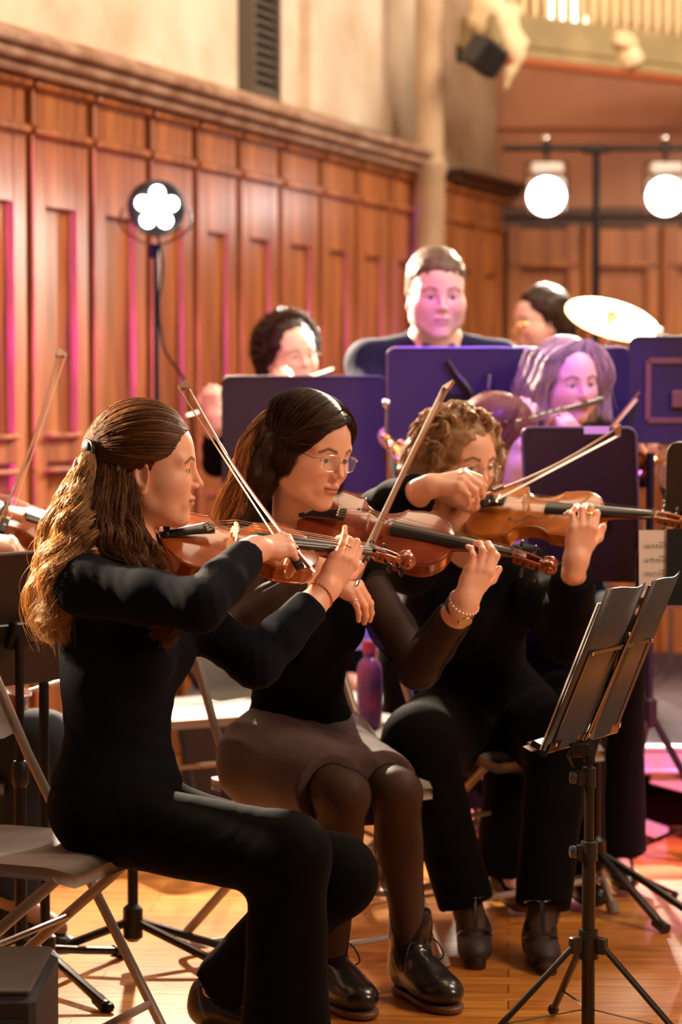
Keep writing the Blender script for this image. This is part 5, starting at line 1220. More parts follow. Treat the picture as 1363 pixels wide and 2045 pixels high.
    for x0, x1, d0, d1, h in ((-.005, cx+.02, 0, -.002, .365), (cx+.024, wd+.05, .010, -.014, .372)):
        v = []; n = 8
        for lay in (0, .003):
            for i in range(n+1):
                t = i/n; x = x0+(x1-x0)*t; zz = .004+(d0+(d1-d0)*t)+.010*math.sin(math.pi*t)-lay
                for y in (.003, h*.5, h+.004*math.sin(6*t)): v.append(W(x, y, zz))
        m = 3*(n+1); f = []
        for i in range(n):
            for k in range(2): a = i*3+k; f.append((a, a+3, a+4, a+1)); f.append((a+m, a+1+m, a+4+m, a+3+m))
            for k in (0, 2): a = i*3+k; f.append((a, a+3, a+3+m, a+m))
        for i in (0, n):
            for k in range(2): a = i*3+k; f.append((a, a+1, a+1+m, a+m))
        link('cover_leaf', v, f, FM, fo)
    mb = MB(); mb.box(W(cx+.02, .182, .012), (.010, .362, .004), Matrix((ex, ey, ez)).transposed(), .001); mb.build('spine', FM, fo)
    mb = MB(); mb.box(W(.10, .165, -.006), (.205, .33, .003), Matrix((ex, ey, ez)).transposed()); mb.build('sheet_music', PAPER, fo, smooth=False)
front_stand()

# ======== music stands further back
PUR = mat('stand_black_matt', (.034, .030, .066), .5, bump=.08, bscale=200)
DRK = mat('stand_brown_black', (.022, .011, .010), .5, bump=.08, bscale=200)
RIM = mat('stand_rim', (.16, .13, .16), .35, .3)
def X_at(px, Y): return (px-681.5)*Y/F
desk_stand((X_at(608, 7.2), 7.2, 0), 92, .484, .35, P(608, 985, 7.2).z, 8, 'dark purple lit music stand desk hiding the flutist in glasses', PUR, rim=PUR)
r_, W_, R_ = desk_stand((X_at(1014, 7.12), 7.12, 0), 90, .71, .275, P(1012, 880, 7.12).z, 8, 'wide blue and purple lit stand desk before the man in the navy polo', PUR, rim=RIM)
mb = MB()
for a, b in (((-.18, .24), (-.02, .02)), ((.07, .25), (-.05, .02)), ((-.06, .20), (-.055, .0))):
    pa = W_(-.02, -a[0]+.0, a[1]); pb = W_(-.02, -b[0], b[1]); mb.tube([W_(-.02, -(a[0]), a[1]), W_(-.02, -(b[0]), b[1])], .010, 8)
link('strut', [tuple(p) for p in mb.v], mb.f, BLACKM, r_)
desk_stand((1.11, 7.05, 0), 88, .54, .31, P(1300, 885, 7.05).z, 6, 'black stand desk with tan inner frame at the right edge', PUR, trim=mat('tan_frame', (.20, .11, .08), .5))
desk_stand((X_at(1168, 6.50), 6.50, 0), 72, .31, .42, P(1160, 1160, 6.5).z, 10, 'tall dark stand desk with rounded corners and small label, before the silver haired flutist', DRK, rim=RIM)
bxl = MB(); bxl.box((X_at(1192, 6.40), 6.395, P(1192, 859, 6.40).z), (.066, .004, .020)); tag(bxl.build('label_strip', mat('label_pink', (.75, .55, .55), .6)), 'pale blank label strip stuck on the dark stand desk with rounded corners', 'label')
desk_stand((X_at(-14, 5.5), 5.5, 0), 142, .50, .34, P(0, 1372, 5.5).z, 22, 'brown black stand desk at the left edge behind the ponytail', DRK, rim=RIM, base=True)
desk_stand((X_at(1516, 6.0), 6.0, 0), 92, .46, .17, P(1350, 1020, 6.0).z, 8, 'near black stand desk cut by the right edge, under the trumpet', DRK, base=False)
# sheet music on a stand turned to the camera
sx = X_at(1330, 5.75); r7, W7, R7 = desk_stand((sx+.085, 5.75, 0), -95, .30, .15, P(1300, 1215, 5.75).z, 14, 'small black stand holding a white sheet, behind the front folder', BLACKP, base=False)
def sheet(W, y0, w, h, x=.008):
    mb = MB(); mb.add([W(x, y0, .005), W(x, y0+w, .005), W(x, y0+w, h), W(x, y0, h), W(x-.0015, y0, .005), W(x-.0015, y0+w, .005), W(x-.0015, y0+w, h), W(x-.0015, y0, h)], [(0, 1, 2, 3), (7, 6, 5, 4), (0, 4, 5, 1), (1, 5, 6, 2), (2, 6, 7, 3), (3, 7, 4, 0)])
    root = mb.build('sheet_music', PAPER, smooth=False); tag(root, 'white printed music sheet standing at the right edge, beside a black page', 'sheet music'); mb = MB(); xi = x+.0006
    def q(ya, yb, za, zb): mb.add([W(xi, ya, za), W(xi, yb, za), W(xi, yb, zb), W(xi, ya, zb)], [(0, 1, 2, 3)])
    rr = random.Random(3)
    for k in range(6):
        z = h-.045-.034*k
        if z < .02: break
        for l in range(5): q(y0+w*.06, y0+w*.80, z+l*.0022, z+l*.0022+.0004)
        y = y0+w*.76
        q(y0+w*.76, y0+w*.775, z-.002, z+.012)
        while y > y0+w*.10:
            zz = z+rr.choice((0, .002, .004, .006, .008)); q(y-.0028, y, zz, zz+.0022); q(y-.0004, y, zz, zz+.009) if rr.random() > .3 else None; y -= rr.uniform(.005, .011)
        q(y0+w*.3, y0+w*.55, z+.014, z+.0155)
    mb.build('notation', INK, root, smooth=False)
sheet(W7, -.145, .16, .188)
mb = MB(); mb.add([W7(.014, -.082, .0), W7(.014, .20, .0), W7(.014, .20, .196), W7(.014, -.078, .190), W7(.010, -.082, .0), W7(.010, .20, .0), W7(.010, .20, .196), W7(.010, -.078, .190)], [(0, 1, 2, 3), (7, 6, 5, 4), (0, 4, 5, 1), (1, 5, 6, 2), (2, 6, 7, 3), (3, 7, 4, 0)]); tag(mb.build('music_folder', BLACKP, smooth=False), 'black folder page covering the right part of the white music sheet', 'folder')
# stand feet seen on the floor behind the front woman
def base_only(px, py, Y, angs, L, label, ztop=.95, r=.013):
    c = Vector((X_at(px, Y), Y, 0)); root = empty('stand_tripod', c, label, 'music stand'); mb = MB(); zh = P(px, py, Y).z
    mb.tube([c+Vector((0, 0, zh-.04)), c+Vector((0, 0, ztop))], r, 12); mb.lathe([(r, -.05), (.024, -.04), (.024, .03), (r, .04)], c+Vector((0, 0, zh)), n=14); mb.build('pole', BLACKM, root)
    for a in angs:
        q = Vector((math.cos(math.radians(a)), math.sin(math.radians(a)), 0)); mb = MB(); mb.tube([c+Vector((0, 0, zh)), c+q*L*.45+Vector((0, 0, zh*.62)), c+q*L+Vector((0, 0, .016))], .011, 8); lg = mb.build('leg', mat('satin_black'), root)
        mb = MB(); mb.tube([c+q*(L-.03)+Vector((0, 0, .022)), c+q*(L+.015)+Vector((0, 0, .012))], .015, 10); mb.build('rubber_foot', BLACKP, lg)
    return root
base_only(262, 1838, 5.72, (-25, 15, 190), .27, 'thin black stand pole and splayed feet seen under the front woman thighs', .55)
base_only(85, 1895, 5.55, (-58, 60, 175), .30, 'black tripod feet on the floor behind the front grey chair', .70, .012)
base_only(1196, 1700, 6.35, (-35, -62, 150), .30, 'black tripod legs on the floor right of the front stand pole', .70, .011)
base_only(1300, 1420, 7.0, (-20, 100, 220), .22, 'black stand pole rising between the platform and the right stands', 1.2, .012)

# ======== things around
mb = MB(); c = Vector((-.80, 4.40, .150)); mb.box(c, (.52, .36, .30), None, .012); root = mb.build('monitor_box', mat('box_vinyl', (.015, .016, .02), .55, bump=.3, bscale=300), loc=(-.80, 4.40, 0)); tag(root, 'black speaker box standing on the floor in the bottom left corner', 'speaker')
mb = MB(); mb.box(c+Vector((0, 0, .155)), (.50, .34, .012), None, .004); mb.build('top_panel', mat('grey_vinyl', (.07, .065, .065), .5), root)
mb = MB(); mb.box(c+Vector((.02, -.182, -.01)), (.44, .006, .24), None, .002); mb.build('grille', mat('grille', (.02, .02, .025), .7, bump=.5, bscale=600), root)
folding_chair((.02, 6.72, 0), -70, 'empty grey folding chair behind the dark skirt, carrying a patterned bottle')
folding_chair((-.42, 7.15, 0), -60, 'grey folding chair further back, seen between the front two women')
folding_chair((-.98, 5.95, 0), -8, 'grey folding chair under the seated player in jeans at the left edge')
folding_chair((.98, 7.12, 0), -80, 'grey folding chair behind the stand pole on the right, below the platform edge') if 0 else None
bt = P(738, 1450, 6.62); mb = MB(); z0 = .455; mb.lathe([(.0, 0), (.032, 0), (.035, .01), (.035, .155), (.030, .175), (.016, .19), (.016, .225)], (bt.x, bt.y, z0), n=24)
bm = mat('bottle_pattern', (.06, .10, .60), .3, var=.6, vscale=22, col2=(.55, .12, .40), coat=.5); root = mb.build('bottle', bm); tag(root, 'blue and red patterned drinking bottle on the empty chair seat', 'bottle')
mb = MB(); mb.lathe([(.019, 0), (.019, .03), (.015, .034), (0, .034)], (bt.x, bt.y, z0+.204), n=18); mb.build('cap', mat('pink_cap', (.7, .10, .22), .3), root)
# tape marks and papers
for px, py, w_, r_ in ((1228, 1740, .05, .3), (1256, 1752, .06, -.2), (1196, 1746, .03, .8)):
    Y = CAMZ*F/(py-800); mb = MB(); mb.box((X_at(px, Y), Y, .0015), (w_, .09, .001), Matrix.Rotation(r_, 3, 'Z')); tag(mb.build('paper_scrap', PAPER, smooth=False), 'white scrap of paper on the floor boards near the platform, ' + {1228: 'between its two neighbours', 1256: 'rightmost of three', 1196: 'leftmost of three'}[px], 'paper', 'paper scraps on the floor')
for px, lbl in ((1222, 'left of the two white pages standing on the platform edge'), (1262, 'right of the two white pages standing on the platform edge')):
    p = P(px, 1470, 7.52); mb = MB(); mb.box((p.x, p.y, .335), (.055, .004, .07), Matrix.Rotation(-.35, 3, 'X')); tag(mb.build('paper_card', PAPER, smooth=False), lbl, 'paper')

# ======== left player, only legs, violin and bow in the picture
JEAN = mat('dark_jeans', (.018, .030, .050), .85, bump=.15, bscale=350)
F0 = Vector((.97, -.22, 0))
J0 = dict(F=F0, pel=P(-150, 1470, 5.98), nb=P(-165, 1010, 5.98), shR=P(-230, 1075, 5.84), shL=P(-150, 1075, 6.14), elR=P(-90, 1120, 5.62), wrR=P(-40, 1080, 5.80), elL=P(40, 1210, 6.02), wrL=P(75, 1120, 6.10),
          hipR=P(-140, 1490, 5.90), hipL=P(-110, 1490, 6.06), knR=P(85, 1488, 5.80), knL=P(62, 1520, 6.02), anR=P(22, 1800, 5.78), anL=P(-60, 1760, 6.0), toR=P(140, 1862, 5.72), toL=P(30, 1800, 5.95),
          handR=dict(x=(.8, .3, -.1), z=(0, -.4, .9), curl=[(50, 40, 20)]*4), handL=dict(x=(.3, .1, .9), z=(.6, -.7, -.1), curl=[(40, 60, 30)]*4))
w0, _, _ = person('person at the left edge in dark jeans and black shoes, holding up a bow', J0, headmat(P(-150, 850, 5.98), 0, 5, 0), 1.0, dict(top=BLK, trousers=JEAN, h=1.8, hc=.010, trs=(.10, .085, .072, .075), hemleg=.97, cuff=.03))
shoe(w0, J0['anR'], J0['toR']); shoe(w0, J0['anL'], J0['toL'])
violin(P(-112, 990, 5.98), P(120, 1064, 6.10), 30, 'violin neck poking out at the left edge above the brown stand', VARN, shoulder=False)
bow(P(-12, 1078, 5.70), P(112, 733, 6.22), (.8, .2, -.3), 'pale bow raised upright at the left edge against the panelling')
violin(P(-90, 1392, 5.45), P(62, 1345, 5.95), 20, 'red violin lying low at the left edge above the jeans', VARN2, shoulder=False)
mb = MB(); a, b = P(18, 1392, 5.75), P(150, 1352, 5.9); mb.tube([a, b], .006, 8); tag(mb.build('baton', mat('pale_wood', (.8, .66, .52), .4)), 'pale wooden stick lying beside the low red violin at the left', 'stick')
mb = MB(); c = P(112, 1290, 6.3); mb.lathe([(0, 0), (.03, .002), (.032, .02), (.026, .026), (0, .03)], c, (.7, -.3, .6), 18); tag(mb.build('stand_lamp', mat('white_plastic', (.8, .74, .66), .35)), 'small white oval lamp head behind the front woman back', 'lamp')
for k in range(3):
    mb = MB(); p = P(60+k*8, 1322+k*17, 6.2); mb.box(p, (.12, .16, .010), Matrix.Rotation(.25*(k-1), 3, 'Z'), .002); tag(mb.build('music_book', mat('book_grey', (.12, .12, .11), .5)), ('topmost', 'middle', 'lowest')[k]+' of the three dark music books stacked at the left edge', 'book', 'dark books at the left')

# ======== back row people
POLO = mat('navy_polo', (.008, .010, .030), .85, sheen=.03, spec=.15)
def simple_hair(root, M, s, m, ells, caps=(), cuts=(), amp=.004, fr=70, n=0, h=.007, guides=None, nr=.0014):
    T = lambda a: M @ Vector(a)*1.0 if 0 else M @ Vector(tuple(x*s for x in a)); Rn = np.array(M.to_3x3()); S = SDF()
    for c, r in ells: S.ell(T(c), [x*s for x in r], Rn, .02)
    for a, b, ra, rb in caps: S.cap(T(a), T(b), ra*s, rb*s, .02)
    for c, r in cuts: S.ell(T(c), [x*s for x in r], Rn, .01, 's')
    v, f = S.mesh(h, fold=lambda p: amp*wob(p, fr, 1), smooth=1); o = link('hair', v, f, m, root)
    if guides:
        G = [([T(p) for p in g_], sp, 1) for g_, sp in guides]; v, f = strands(G, n, nr, .004, 2, .004, 12, 41); link('hair_strands', v, f, m, o)
    return o
M0_ = headmat(P(-150, 850, 5.98), 0, 5, 0); simple_hair(w0, M0_, 1.0, HB, [((-.022, 0, .045), (.106, .090, .096)), ((-.05, 0, -.03), (.08, .09, .09))], cuts=[((.125, 0, -.02), (.072, .080, .095)), ((.05, 0, -.09), (.07, .14, .06))])
def seatJ(hx, hy, Y, F_, sc_, zs, dsh=.165, hands=None, lean=0, drop=.19):
    """rough seated skeleton under a head at pixel hx,hy"""
    F_ = Vector(F_).normalized(); L = Vector((0, 0, 1)).cross(F_); h = P(hx, hy, Y); nb = h+Vector((0, 0, -drop))-F_*.03; pel = Vector((nb.x, nb.y, zs+.09))-F_*(.04+lean)
    J = dict(F=F_, pel=pel, nb=nb, shR=nb-L*dsh+Vector((0, 0, -.065)), shL=nb+L*dsh+Vector((0, 0, -.065)))
    for k, s_ in (('R', -1), ('L', 1)):
        J['hip'+k] = pel+L*s_*.09; J['kn'+k] = pel+L*s_*.10+F_*.40+Vector((0, 0, -.02)); J['an'+k] = Vector((J['kn'+k].x, J['kn'+k].y, zs-.45+.09))-F_*.03; J['to'+k] = J['an'+k]+F_*.15+Vector((0, 0, -.05))
        J['el'+k] = J['sh'+k]+L*s_*.06+F_*.08+Vector((0, 0, -.25)); J['wr'+k] = J['el'+k]+F_*.20-L*s_*.06+Vector((0, 0, .06))
    return J
H_G = dict(x=(.6, -.3, .2), z=(.3, -.5, .8), curl=[(50, 50, 25)]*4)
def flute(mouth, end, label):
    a = Vector(mouth); b = Vector(end); d = (b-a).normalized(); root = empty('flute', a, label, 'flute', 'silver flutes'); mb = MB(); mb.tube([a-d*.06, b], .0095, 12); mb.lathe([(.011, -.075), (.011, -.05)], a, d, 12); mb.build('flute_tube', SILVER, root)
    mb = MB(); mb.lathe([(.0, .0), (.013, 0), (.013, .004), (.0, .006)], a+Vector((0, 0, .008)), (0, 0, 1), 12); mb.build('lip_plate', SILVER, root)
    L = (b-a).length; mb = MB()
    for k in range(10): mb.lathe([(0, 0), (.0075, 0), (.0075, .004), (0, .005)], a+d*(L*.32+k*.032)+Vector((0, -.004, .008)), (0, -.3, 1), 10)
    mb.tube([a+d*L*.3+Vector((0, .008, .008)), b+Vector((0, .008, .008))], .002, 6); mb.build('keys', SILVER, root)
    return root
# flutist in glasses
zsA = .33+.45
J = seatJ(575, 708, 8.55, (.35, -.94, 0), 1, zsA); J.update(elR=P(432, 925, 8.35), wrR=P(428, 835, 8.15), elL=P(660, 870, 8.4), wrL=P(560, 800, 8.1), handR=dict(x=(-.2, .1, .95), z=(-.5, -.8, .1), curl=[(50, 60, 30)]*4), handL=dict(x=(.2, .1, .9), z=(.5, -.7, 0), curl=[(50, 60, 30)]*4))
M = headmat(P(578, 712, 8.55), -58, 2, 6); BACK = globals().get('BACK', []); b1, _, _ = person('woman with curly tied hair and glasses playing a flute, behind the left stand', J, M, 1.06, dict(top=BLK, trousers=BTR, h=1.9, hc=.011, kn=1, brow=(.06, .03, .02), skin=(.86, .60, .50), jaw=1.12))
BACK.append((b1, J)); simple_hair(b1, M, 1.06, HD, [((-.03, 0, .04), (.108, .10, .10)), ((-.05, 0, -.03), (.09, .10, .08))], cuts=[((.125, 0, -.01), (.07, .084, .085)), ((.05, 0, -.09), (.08, .14, .06))], amp=.008, n=900, guides=[([(.02, .09*math.cos(a), .05+.09*math.sin(a)), (.0, .115*math.cos(a+.2), .04+.11*math.sin(a+.2)), (-.03, .12*math.cos(a), .03+.115*math.sin(a)), (-.06, .11*math.cos(a+.3), .02+.10*math.sin(a+.3))], (.01, .016, .016, .01)) for a in np.linspace(-.4, 3.5, 16)])
glasses(b1, M, 1.06); flute(P(628, 750, 8.42), P(372, 832, 8.15), 'silver flute played behind the left stand, ending beside the wall panels')
# man in polo
J = seatJ(872, 588, 7.42, (.12, -.99, 0), 1, .50, .205, drop=.150); J['pel'] = J['nb']+Vector((0, .02, -.56)); L = Vector((0, 0, 1)).cross(J['F'])
for k, s_ in (('R', -1), ('L', 1)):
    J['hip'+k] = J['pel']+L*s_*.09; J['kn'+k] = J['hip'+k]+Vector((0, -.02, -.42)); J['an'+k] = Vector((J['kn'+k].x, J['kn'+k].y+.02, .09)); J['to'+k] = J['an'+k]+J['F']*.16+Vector((0, 0, -.05)); J['hand'+k] = H_G
J['elR'] = P(752, 850, 7.25); J['elL'] = P(1005, 840, 7.3); J['wrR'] = P(815, 905, 7.12); J['wrL'] = P(940, 905, 7.12)
M = headmat(P(872, 588, 7.36), -82, 8, 0); BACK = globals().get('BACK', []); b2, _, _ = person('man with short greying hair in navy polo shirt standing behind the wide stand', J, M, 1.10, dict(male=True, top=POLO, trousers=BTR, topname='polo_shirt', h=1.7, hc=.010, wide=1.1, torso=1.1, jaw=1.08, nose=1.05, neckr=.075, neckz=.055, hem=-.04, skin=(.84, .55, .46), lip=(.66, .32, .28), brow=(.16, .10, .07), cuff=.20, slv=(.070, .062, .050, .042)))
HG = hair_mat('grey_brown_hair', (.38, .28, .20), (.12, .08, .055), .5)
BACK.append((b2, J)); simple_hair(b2, M, 1.10, HG, [((-.018, 0, .048), (.104, .082, .086)), ((-.045, 0, .0), (.070, .079, .06))], cuts=[((.124, 0, -.034), (.070, .085, .088)), ((.01, 0, -.058), (.12, .14, .055))], amp=.003, fr=160, h=.005)
S = SDF(); nbv = J['nb']
for sg in (-1, 1): S.cap(nbv+L*sg*.075+Vector((0, 0, .028)), nbv+L*sg*.03+J['F']*.085+Vector((0, 0, -.02)), .016, .012, .01); S.cap(nbv+L*sg*.075+Vector((0, 0, .028)), nbv-J['F']*.06+Vector((0, 0, .04)), .016, k=.01)
v, f = S.mesh(.005); link('collar', v, f, POLO, b2)
# dark haired player facing left, with a gilded horn before the face
J = seatJ(1080, 645, 9.2, (-.85, -.5, 0), 1, .75); M = headmat(P(1080, 645, 9.2), -156, 4, 0); BACK = globals().get('BACK', []); b3, _, _ = person('woman with dark hair turned left, beside the cymbal', J, M, 1.06, dict(top=BLK, trousers=BTR, h=2, hc=.012, kn=1, skin=(.82, .54, .45)))
BACK.append((b3, J)); simple_hair(b3, M, 1.06, HD, [((-.022, 0, .045), (.104, .09, .094)), ((-.05, 0, -.03), (.075, .088, .09))], [((-.06, .03, -.02), (-.06, .02, -.14), .06, .03)], cuts=[((.125, 0, -.012), (.07, .084, .09)), ((.05, 0, -.09), (.07, .14, .06))])
mb = MB(); a = P(1036, 640, 9.0); mb.tube(catmull([a+Vector((.03, 0, -.02)), a+Vector((.0, 0, -.03)), a+Vector((-.01, 0, -.2)), a+Vector((.06, 0, -.3))], 10), .012, 10); mb.lathe([(.012, 0), (.03, .06), (.06, .10)], a+Vector((.06, 0, -.3)), (.3, -.5, .8), 18); tag(mb.build('saxophone', BRASS), 'gilded brass horn tube held before the dark haired woman turned left', 'saxophone')
# silver haired flutist
J = seatJ(1128, 762, 6.98, (.08, -.99, 0), 1, .62, .15)
for k in 'RL': J['an'+k].z = .09; J['to'+k].z = .04
J.update(elR=P(1010, 930, 6.95), wrR=P(1052, 875, 6.78), elL=P(1225, 960, 6.95), wrL=P(1130, 900, 6.72), handR=dict(x=(-.1, .1, .95), z=(-.3, -.9, .1), curl=[(50, 60, 30)]*4), handL=dict(x=(.1, .2, .9), z=(.5, -.7, 0), curl=[(50, 60, 30)]*4))
M = headmat(P(1134, 762, 6.94), -66, 8, 3); BACK = globals().get('BACK', []); b4, _, _ = person('woman with silver bobbed hair playing a flute behind the dark stand', J, M, .98, dict(top=BLK, trousers=BTR, h=1.7, hc=.010, kn=1, skin=(.86, .56, .47), neckr=.10, neckf=.05))
HS = hair_mat('silver_hair', (1.0, .90, .80), (.34, .27, .23), .45)
GS = []
for k in range(26):
    yy = -1+2*(k/25.); [GS.append(([(.05-.15*e, yy*.02+.02, .128-.05*e*e), (.055-.14*e, yy*.088, .088), (.045-.13*e, yy*.112+.012*math.sin(k*2.3+e), .02), (.02-.10*e, yy*(.118+.01*math.cos(k*1.7)), -.04), (.03-.10*e, yy*(.108+.022*(k % 3)), -.100-.02*(k % 2))], (.003, .008, .012, .012, .008))) for e in (0, .33, .66, 1.)]
BACK.append((b4, J)); simple_hair(b4, M, .98, HS, [((-.025, 0, .040), (.104, .096, .094)), ((-.035, 0, -.03), (.08, .10, .08))], [((-.01, -.08, .0), (.0, -.09, -.08), .034, .018), ((-.01, .08, .0), (.01, .09, -.08), .034, .018)], cuts=[((.125, 0, -.02), (.078, .072, .10)), ((.07, 0, -.10), (.07, .075, .08))], amp=.003, guides=GS, n=6500, nr=.0012)
flute(P(1166, 808, 6.82), P(1022, 846, 6.62), 'silver flute played by the silver haired woman, crossing below her lips')
# pink lit violinist behind the curly blonde
J = seatJ(1002, 885, 6.72, (.30, -.95, 0), 1, .45, .14); J.update(elR=P(960, 1090, 6.6), wrR=P(1045, 1020, 6.55), elL=P(1100, 1120, 6.8), wrL=P(1150, 1050, 6.9), handR=dict(x=(.7, .2, .2), z=(0, -.5, .8), curl=[(50, 45, 20)]*4), handL=dict(x=(.3, .1, .9), z=(.6, -.7, -.1), curl=[(40, 60, 30)]*4))
M = headmat(P(1004, 892, 6.72), -28, 10, 6); BACK = globals().get('BACK', []); b5, _, _ = person('violinist with straight auburn hair half hidden behind the curly blonde woman', J, M, 1.06, dict(top=BLK, trousers=BTR, h=1.8, hc=.010, kn=1, skin=(.88, .60, .55)))
HA = hair_mat('auburn_hair', (.42, .16, .09), (.20, .065, .04), .4)
BACK.append((b5, J)); simple_hair(b5, M, 1.06, HA, [((-.022, 0, .045), (.108, .094, .098)), ((-.045, 0, -.03), (.08, .096, .10))], [((-.02, -.075, .0), (.0, -.085, -.16), .040, .026), ((-.06, 0, -.03), (-.06, .0, -.2), .06, .04), ((.02, -.07, .04), (.03, -.082, -.10), .024, .016)], cuts=[((.130, 0, -.02), (.072, .080, .095))], amp=.002, fr=100, n=1800, guides=[([(.04-.1*t, -.01, .137), (.05-.11*t, -.065, .095), (.045-.11*t, -.098, .03), (.03-.09*t, -.105, -.05), (.02-.08*t, -.10, -.17)], (.006, .010, .012, .012, .008)) for t in [k/13 for k in range(14)]])
violin(P(1046, 978, 6.66), P(1190, 1000, 7.05), 35, 'small red violin half hidden behind the golden violin', VARN2, shoulder=False)
bow(P(1080, 1012, 6.50), P(1262, 803, 7.0), (-.3, .2, -.8), 'pink lit bow crossing the wide lit bow near the rounded stand desk')
# trumpet player at the right edge
J = seatJ(1445, 700, 7.6, (.25, -.97, 0), 1, .75); J.update(elR=P(1370, 1010, 7.5), wrR=P(1330, 940, 7.25), elL=P(1500, 1000, 7.4), wrL=P(1385, 930, 7.1), handR=dict(x=(-.3, -.3, .85), z=(-.4, -.8, 0), curl=[(40, 60, 40)]*4), handL=dict(x=(-.7, -.1, .6), z=(0, -.9, .2), curl=[(40, 60, 30)]*4))
BACK = globals().get('BACK', []); b6, _, _ = person('person at the right edge, only fingers around brass valves in view', J, headmat(P(1445, 700, 7.6), -95, 6, 0), 1.06, dict(top=BLK, trousers=BTR, h=1.8, hc=.011, kn=1, skin=(.86, .58, .48)))
BACK.append((b6, J)); root = empty('trumpet', P(1310, 900, 7.2), 'brass trumpet with fingers on its valves at the right edge', 'trumpet')
mb = MB(); a = P(1400, 880, 7.25); b = P(1282, 935, 7.05); mb.tube([a, b], .007, 10); d = (b-a).normalized(); mb.lathe([(.008, -.12), (.012, -.05), (.022, -.015), (.050, .012), (.056, .014), (.052, .012), (.02, -.015), (.005, -.05)], b, d, 28); mb.tube(catmull([b-d*.16, b-d*.10+Vector((0, 0, -.03)), b-d*.13+Vector((0, 0, -.07)), b-d*.30+Vector((0, 0, -.07))], 12), .006, 8); mb.build('bell_tube', BRASS, root)
for k in range(3): mb = MB(); c = a.lerp(b, .45+.11*k); mb.tube([c+Vector((0, 0, -.08)), c+Vector((0, 0, .035)), c+Vector((0, 0, .05))], [.009, .009, .004], 10); mb.lathe([(0, 0), (.008, 0), (.008, .003), (0, .003)], c+Vector((0, 0, .052)), n=10); mb.build('valve', SILVER, root)
for b_, J_ in BACK:
    for k in 'RL': shoe(b_, J_['an'+k], J_['to'+k])
# clarinet ends and bell glints left of the curly hair
root = empty('saxophone', P(800, 900, 6.85), 'gilded horn keys glinting between the dark haired and the curly women', 'saxophone', None)
mb = MB(); mb.tube([P(770, 870, 6.95), P(800, 905, 6.8), P(812, 960, 6.75)], [.012, .016, .022], 12); mb.build('horn_tube', mat('copper_brass', (.75, .38, .14), .25, 1.), root)
for px, py in ((768, 872), (782, 893), (796, 918), (802, 885), (808, 902)): mb = MB(); mb.lathe([(0, 0), (.011, 0), (.012, .004), (0, .008)], P(px, py, 6.74), (0, -1, .3), 12); mb.build('key_cup', BRASS, root)
mb = MB(); a = P(772, 806, 6.9); mb.ball(a, .014, 12); mb.tube([a, P(770, 880, 6.9)], .004, 8); tag(mb.build('microphone', CHROME), 'thin upright rod with a bright round tip between two stand desks', 'microphone')
# cymbal
cc = P(1224, 632, 9.0); nn = Vector((.20, -.42, .86)).normalized(); root = empty('cymbal_stand', Vector((cc.x, cc.y, .30)), 'golden lit cymbal on a chrome stand at the back', 'cymbal')
mb = MB(); R_c = .175; mb.lathe([(.004, .028), (.022, .026), (.030, .012), (.05, .008), (R_c*.6, .002), (R_c, -.010), (R_c, -.012), (R_c*.6, 0), (.05, .006), (.004, .02)], cc, nn, 48); mb.build('cymbal', mat('cymbal_bronze', (1.0, .80, .45), .48, 1., bump=.1, bscale=80), root)
mb = MB(); mb.tube([cc+nn*.05, cc-nn*.02, cc-nn*.06], .006, 8); mb.lathe([(.0, 0), (.012, 0), (.012, .012), (0, .015)], cc+nn*.028, nn, 12); pz = cc-nn*.06; mb.tube([pz, Vector((pz.x, pz.y, .9))], .010, 10); mb.tube([Vector((pz.x, pz.y, .95)), Vector((pz.x, pz.y, .42))], .014, 10); mb.ball(pz, .026, 12); mb.build('stand_rod', CHROME, root)
for k in range(3): a = math.radians(30+120*k); q = Vector((math.cos(a), math.sin(a), 0)); mb = MB(); mb.tube([Vector((pz.x, pz.y, .62)), Vector((pz.x, pz.y, .31))+q*.24], .008, 8); mb.build('leg', CHROME, root)
dc = P(1358, 690, 9.0); root = empty('drum', Vector((dc.x, dc.y, .30)), 'drum with chrome hoop at the right edge beside the cymbal', 'drum')
mb = MB(); mb.lathe([(.15, -.22), (.155, -.21), (.155, .0), (.15, .01)], dc, n=32); mb.build('shell', mat('drum_shell', (.05, .02, .02), .3, coat=.8), root); mb = MB(); mb.lathe([(.150, -.002), (.165, 0), (.165, .022), (.150, .024), (.0, .018)], dc, n=32); mb.build('hoop', CHROME, root)
for k in range(3): a = math.radians(90+120*k); mb = MB(); mb.tube([dc+Vector((.1*math.cos(a), .1*math.sin(a), -.2)), Vector((dc.x+.2*math.cos(a), dc.y+.2*math.sin(a), .31))], .009, 8); mb.build('leg', CHROME, root)
mb = MB(); a = P(1318, 665, 8.9); mb.ball(a, .02, 12); mb.tube([a, a+Vector((.05, .02, -.02))], .008, 8); mb.build('wing_bolt', CHROME, root)

# ======== lamps
LED = mat('led_glow', (1, 1, 1), .4, emit=(1, .97, .93), estr=14.)
def tripod(root, c, z1, r=.016, L=.45):
    mb = MB(); mb.tube([(c[0], c[1], .35), (c[0], c[1], z1)], r, 10); mb.build('pole', BLACKM, root)
    for k in range(3): a = math.radians(50+120*k); q = Vector((math.cos(a), math.sin(a), 0)); mb = MB(); mb.tube([Vector((c[0], c[1], .6)), Vector((c[0], c[1], .015))+q*L], .011, 8); mb.build('leg', BLACKM, root)
lp = P(312, 415, 8.35); aim = (Vector((.75, 3.8, 1.2))-lp).normalized(); root = empty('stage_light', (lp.x, lp.y, 0), 'black stage lamp with five white cells in front of the left panelling', 'stage light')
mb = MB(); mb.lathe([(.0, -.13), (.06, -.13), (.085, -.08), (.095, -.02), (.098, .02), (.092, .025), (.088, .006), (0, .004)], lp, aim, 28); mb.build('housing', BLACKP, root)
